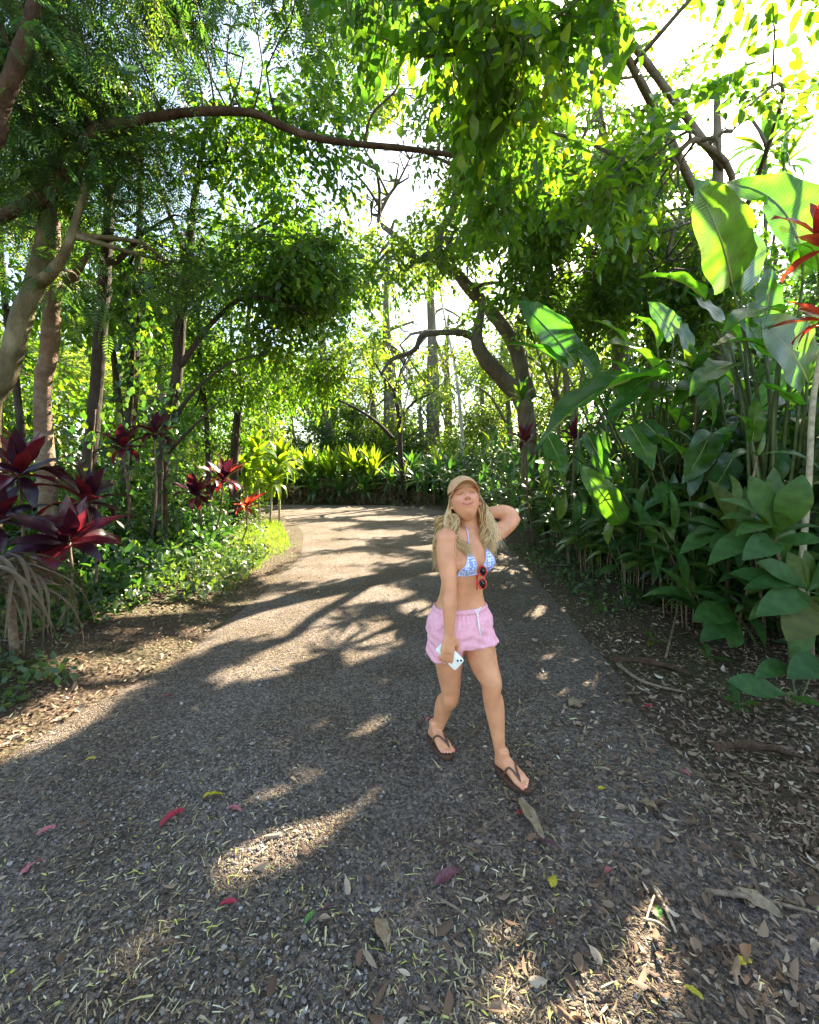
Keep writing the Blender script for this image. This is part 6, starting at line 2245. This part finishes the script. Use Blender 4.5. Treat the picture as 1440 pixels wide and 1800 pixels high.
for z0_, z1_, o_ in ((.058, -.072, -.020), (-.064, .050, -.026)):
    a = Acc()
    a.add(*tube(spline([tuple(sgc + su * z0_ - sw * .012), tuple(sgc + su * (z0_ * .5 + z1_ * .5) + sw * o_ - sn * .010), tuple(sgc + su * z1_ + sw * o_ - sn * .012)], 10), [.0034] * 6 + [.0042] * 4, 6))
    part('temple', a, RED, sg)
# ================================================================= single fallen leaves that stand out on the path
def fall_mat(nm, c):
    return leaf_mat(nm, [(0, tuple(q * .8 for q in c)), (1, c)], [(0, c), (1, c)], .2, .5, .4, veins=22.0, objrand=True)


FM = {k: fall_mat('fallen_' + k, c) for k, c in dict(red=(.42, .03, .05), pink=(.48, .14, .15), yellow=(.52, .44, .03), tan=(.34, .25, .15), brown=(.20, .12, .07), purple=(.14, .045, .06), green=(.10, .26, .05), grey=(.30, .25, .20)).items()}
p_oval = lambda t: max(.04, math.sin(PI * t ** .9) ** .8 if 0 < t < 1 else .04)
FL = [big_leaf('fallen_leaf', h, p_oval, 10, a, f, .18, (), None, tw, seed=i + 20) for i, (h, a, f, tw) in enumerate([(.26, .10, .3, .5), (.16, .08, .5, -.4), (.34, .14, .2, .6), (.10, .10, .9, .3)])]
FLM = {}
fallen = [
    # px, py, length, angle (deg, 0 = right in the photo), shape, colour, label
    (303, 1446, .115, 55, 1, 'red', 'long crimson leaf lying on the gravel at the left foreground'),
    (373, 1410, .10, 10, 0, 'yellow', 'yellow brown leaf just right of and above the long crimson leaf'),
    (413, 1432, .07, -10, 1, 'pink', 'dull pink leaf next to the yellow brown leaf'),
    (402, 1600, .06, 15, 1, 'red', 'small red leaf below the bright sun patch'),
    (56, 1536, .075, 70, 0, 'pink', 'curled orange pink leaf near the left photo edge'),
    (82, 1471, .07, 35, 1, 'pink', 'faded pink leaf above the curled orange pink one'),
    (672, 1655, .115, -70, 0, 'tan', 'big tan leaf standing out at the bottom middle of the path'),
    (545, 1628, .055, 60, 1, 'green', 'small pale green leaf left of the big tan leaf'),
    (578, 1613, .06, 20, 3, 'purple', 'thin dark red leaf sliver beside the pale green one'),
    (784, 1552, .12, 30, 1, 'purple', 'bent dull red leaf right of the big tan leaf'),
    (295, 1672, .08, 5, 3, 'brown', 'long thin brown leaf lying flat in the lower left'),
    (970, 1562, .05, 70, 2, 'yellow', 'ragged bright yellow leaf at the lower middle right'),
    (1070, 1539, .055, 20, 0, 'pink', 'coral pink leaf right of the ragged yellow one'),
    (1058, 1391, .045, 0, 0, 'yellow', 'small yellow leaf right of the front foot'),
    (914, 1438, .035, 10, 2, 'red', 'tiny bright red leaf beside the long dry folded leaf'),
    (966, 1498, .10, -35, 3, 'purple', 'dark purple leaf at the end of the long dry folded leaf'),
    (692, 1315, .08, -10, 2, 'tan', 'crumpled tan leaf left of the rear foot'),
    (928, 1277, .05, 60, 1, 'purple', 'small purple leaf upright beside the front shin'),
    (752, 1273, .055, 60, 1, 'pink', 'pink leaf touching the rear heel'),
    (293, 1225, .05, -30, 1, 'red', 'small red leaf far left on the gravel'),
    (1015, 1240, .15, 25, 2, 'tan', 'large torn tan leaf on the brown litter'),
    (1142, 1425, .10, -60, 2, 'tan', 'ragged pale leaf in the middle of the right litter'),
    (1233, 1425, .08, -30, 2, 'grey', 'curled grey leaf in the right litter'),
    (1205, 1360, .06, -70, 1, 'pink', 'faint pink leaf in the right litter'),
    (1140, 1243, .07, 10, 1, 'red', 'dark crimson leaf near the hedge litter'),
    (1218, 1756, .055, -35, 1, 'yellow', 'lemon yellow leaf near the lower right corner'),
    (1306, 1701, .075, 10, 1, 'yellow', 'pale yellow leaf beside the lower right sun spot'),
    (1330, 1592, .15, -40, 1, 'tan', 'tan leaf on the long grey stick at the right'),
    (1155, 1612, .045, 80, 2, 'green', 'fresh green scrap between the pale split sticks'),
    (160, 1340, .05, 30, 1, 'yellow', 'small yellow green leaf at the left of the gravel'),
    (1100, 1235, .10, 5, 2, 'tan', 'pale broad leaf beside the dark crimson leaf'),
    (1060, 1132, .05, 30, 2, 'tan', 'round straw coloured leaf near the hedge litter edge'),
    (1245, 1125, .08, 20, 2, 'green', 'green leaf dropped under the heart shaped leaves') if False else (1380, 1330, .12, 0, 1, 'brown', 'reddish brown leaf by the dark palm sheath'),
    (470, 965, .16, -15, 1, 'pink', 'orange leaf on the grass tongue at the left bend'),
    (1050, 1172, .06, 20, 2, 'grey', 'light grey leaf by the torn tan leaf'),
]
for (px, py, L, ang, v, col, lab) in fallen:
    key = (v, col)
    if key not in FLM:
        FLM[key] = with_mat([FL[v]], FM[col])[0]
    g = G(px, py)
    z = float(gz(g.x, g.y))
    a_ = math.radians(ang)
    o = link('fallen_leaf', FLM[key])
    o.location = (g.x - math.cos(a_) * L * .5, g.y - math.sin(a_) * L * .5, z + .012)
    o.rotation_euler = (random.uniform(-.05, .16), random.uniform(-.25, .25), a_ - PI / 2)
    o.scale = (L, L, L)
    tag(o, lab, 'leaf', 'fallen leaves on the ground')

# long dry folded leaf by the front foot
me = big_leaf('dry_folded_leaf', .085, p_lance, 16, .05, .8, .4, (), FM['tan'], .6, 3)
o = link('dry_folded_leaf', me)
b, e = G(912, 1412), G(958, 1490)
o.location = (b.x, b.y, float(gz(b.x, b.y)) + .012)
o.rotation_euler = (.0, .2, math.atan2(e.y - b.y, e.x - b.x) - PI / 2)
o.scale = ((e - b).length * 1.3, (e - b).length * 1.05, (e - b).length)
tag(o, 'long dry folded leaf lying in front of the leading foot', 'leaf')


def ground_stick(name, label, pts, r0, r1, mat, cat='stick'):
    ps = []
    for (px, py, h) in pts:
        g = G(px, py)
        ps.append((g.x, g.y, float(gz(g.x, g.y)) + h))
    s = spline(ps, 12)
    a = Acc()
    a.add(*tube(s, np.linspace(r0, r1, 12), 6, .25))
    o = link(name, a.mesh(name, mat))
    tag(o, label, cat)
    return o


STK = plain('grey_stick', (.20, .145, .10), .8, .2, .6, 40, .4)
STK_P = plain('pale_split_stick', (.40, .33, .22), .8, .2, .5, 40, .3)
ground_stick('split_stick', 'widest of the pale split sticks at the lower right', [(1148, 1562, .012), (1170, 1605, .014), (1188, 1646, .012)], .008, .005, STK_P)
ground_stick('split_stick', 'pale split stick forming a v with the widest one', [(1150, 1580, .01), (1142, 1605, .012), (1136, 1625, .01)], .004, .003, STK_P)
ground_stick('split_stick', 'thin pale stick lying across the foot of the split sticks', [(1132, 1625, .012), (1155, 1630, .014), (1178, 1645, .012)], .005, .003, STK_P)
ground_stick('stick', 'long grey stick lying near the right photo edge', [(1240, 1572, .015), (1320, 1585, .02), (1436, 1612, .015)], .012, .005, STK)
ground_stick('stick', 'thin grey twig below the tan leaf on the gravel', [(775, 1590, .01), (800, 1605, .012), (822, 1622, .01)], .006, .003, STK)
ground_stick('stick', 'leaning brown cane fallen against the hedge foot', [(1170, 1160, .02), (1200, 1075, .25), (1216, 1050, .45)], .010, .007, M['cane'])
ground_stick('stick', 'dark curved twig lying on the left gravel', [(535, 1240, .008), (540, 1255, .01), (543, 1275, .008)], .004, .002, STK)
ground_stick('stick', 'grey branch half buried in the litter under the seedling', [(1085, 1170, .02), (1130, 1200, .03), (1205, 1218, .015)], .018, .008, STK)
# dark palm sheath at the right edge
me = big_leaf('palm_sheath', .055, p_lance, 16, .04, 1.2, .3, (), plain('palm_sheath', (.06, .036, .022), .85, .1, .5, 30, .5), .8, 9)
o = link('palm_sheath', me)
b, e = G(1410, 1345), G(1255, 1325)
o.location = (b.x, b.y, float(gz(b.x, b.y)) + .02)
o.rotation_euler = (0, .15, math.atan2(e.y - b.y, e.x - b.x) - PI / 2)
L = (e - b).length
o.scale = (L * 1.2, L, L)
tag(o, 'dark dried palm sheath lying on the litter at the right edge', 'palm sheath')
me = big_leaf('palm_sheath', .042, p_lance, 16, .04, 1.4, .3, (), bpy.data.materials['palm_sheath'], .8, 12)
o = link('palm_sheath', me)
b, e = G(1230, 1200), G(1075, 1165)
o.location = (b.x, b.y, float(gz(b.x, b.y)) + .03)
o.rotation_euler = (0, -.15, math.atan2(e.y - b.y, e.x - b.x) - PI / 2)
L = (e - b).length
o.scale = (L, L, L)
tag(o, 'brown split palm sheath lying below the pair of seedling leaves', 'palm sheath')
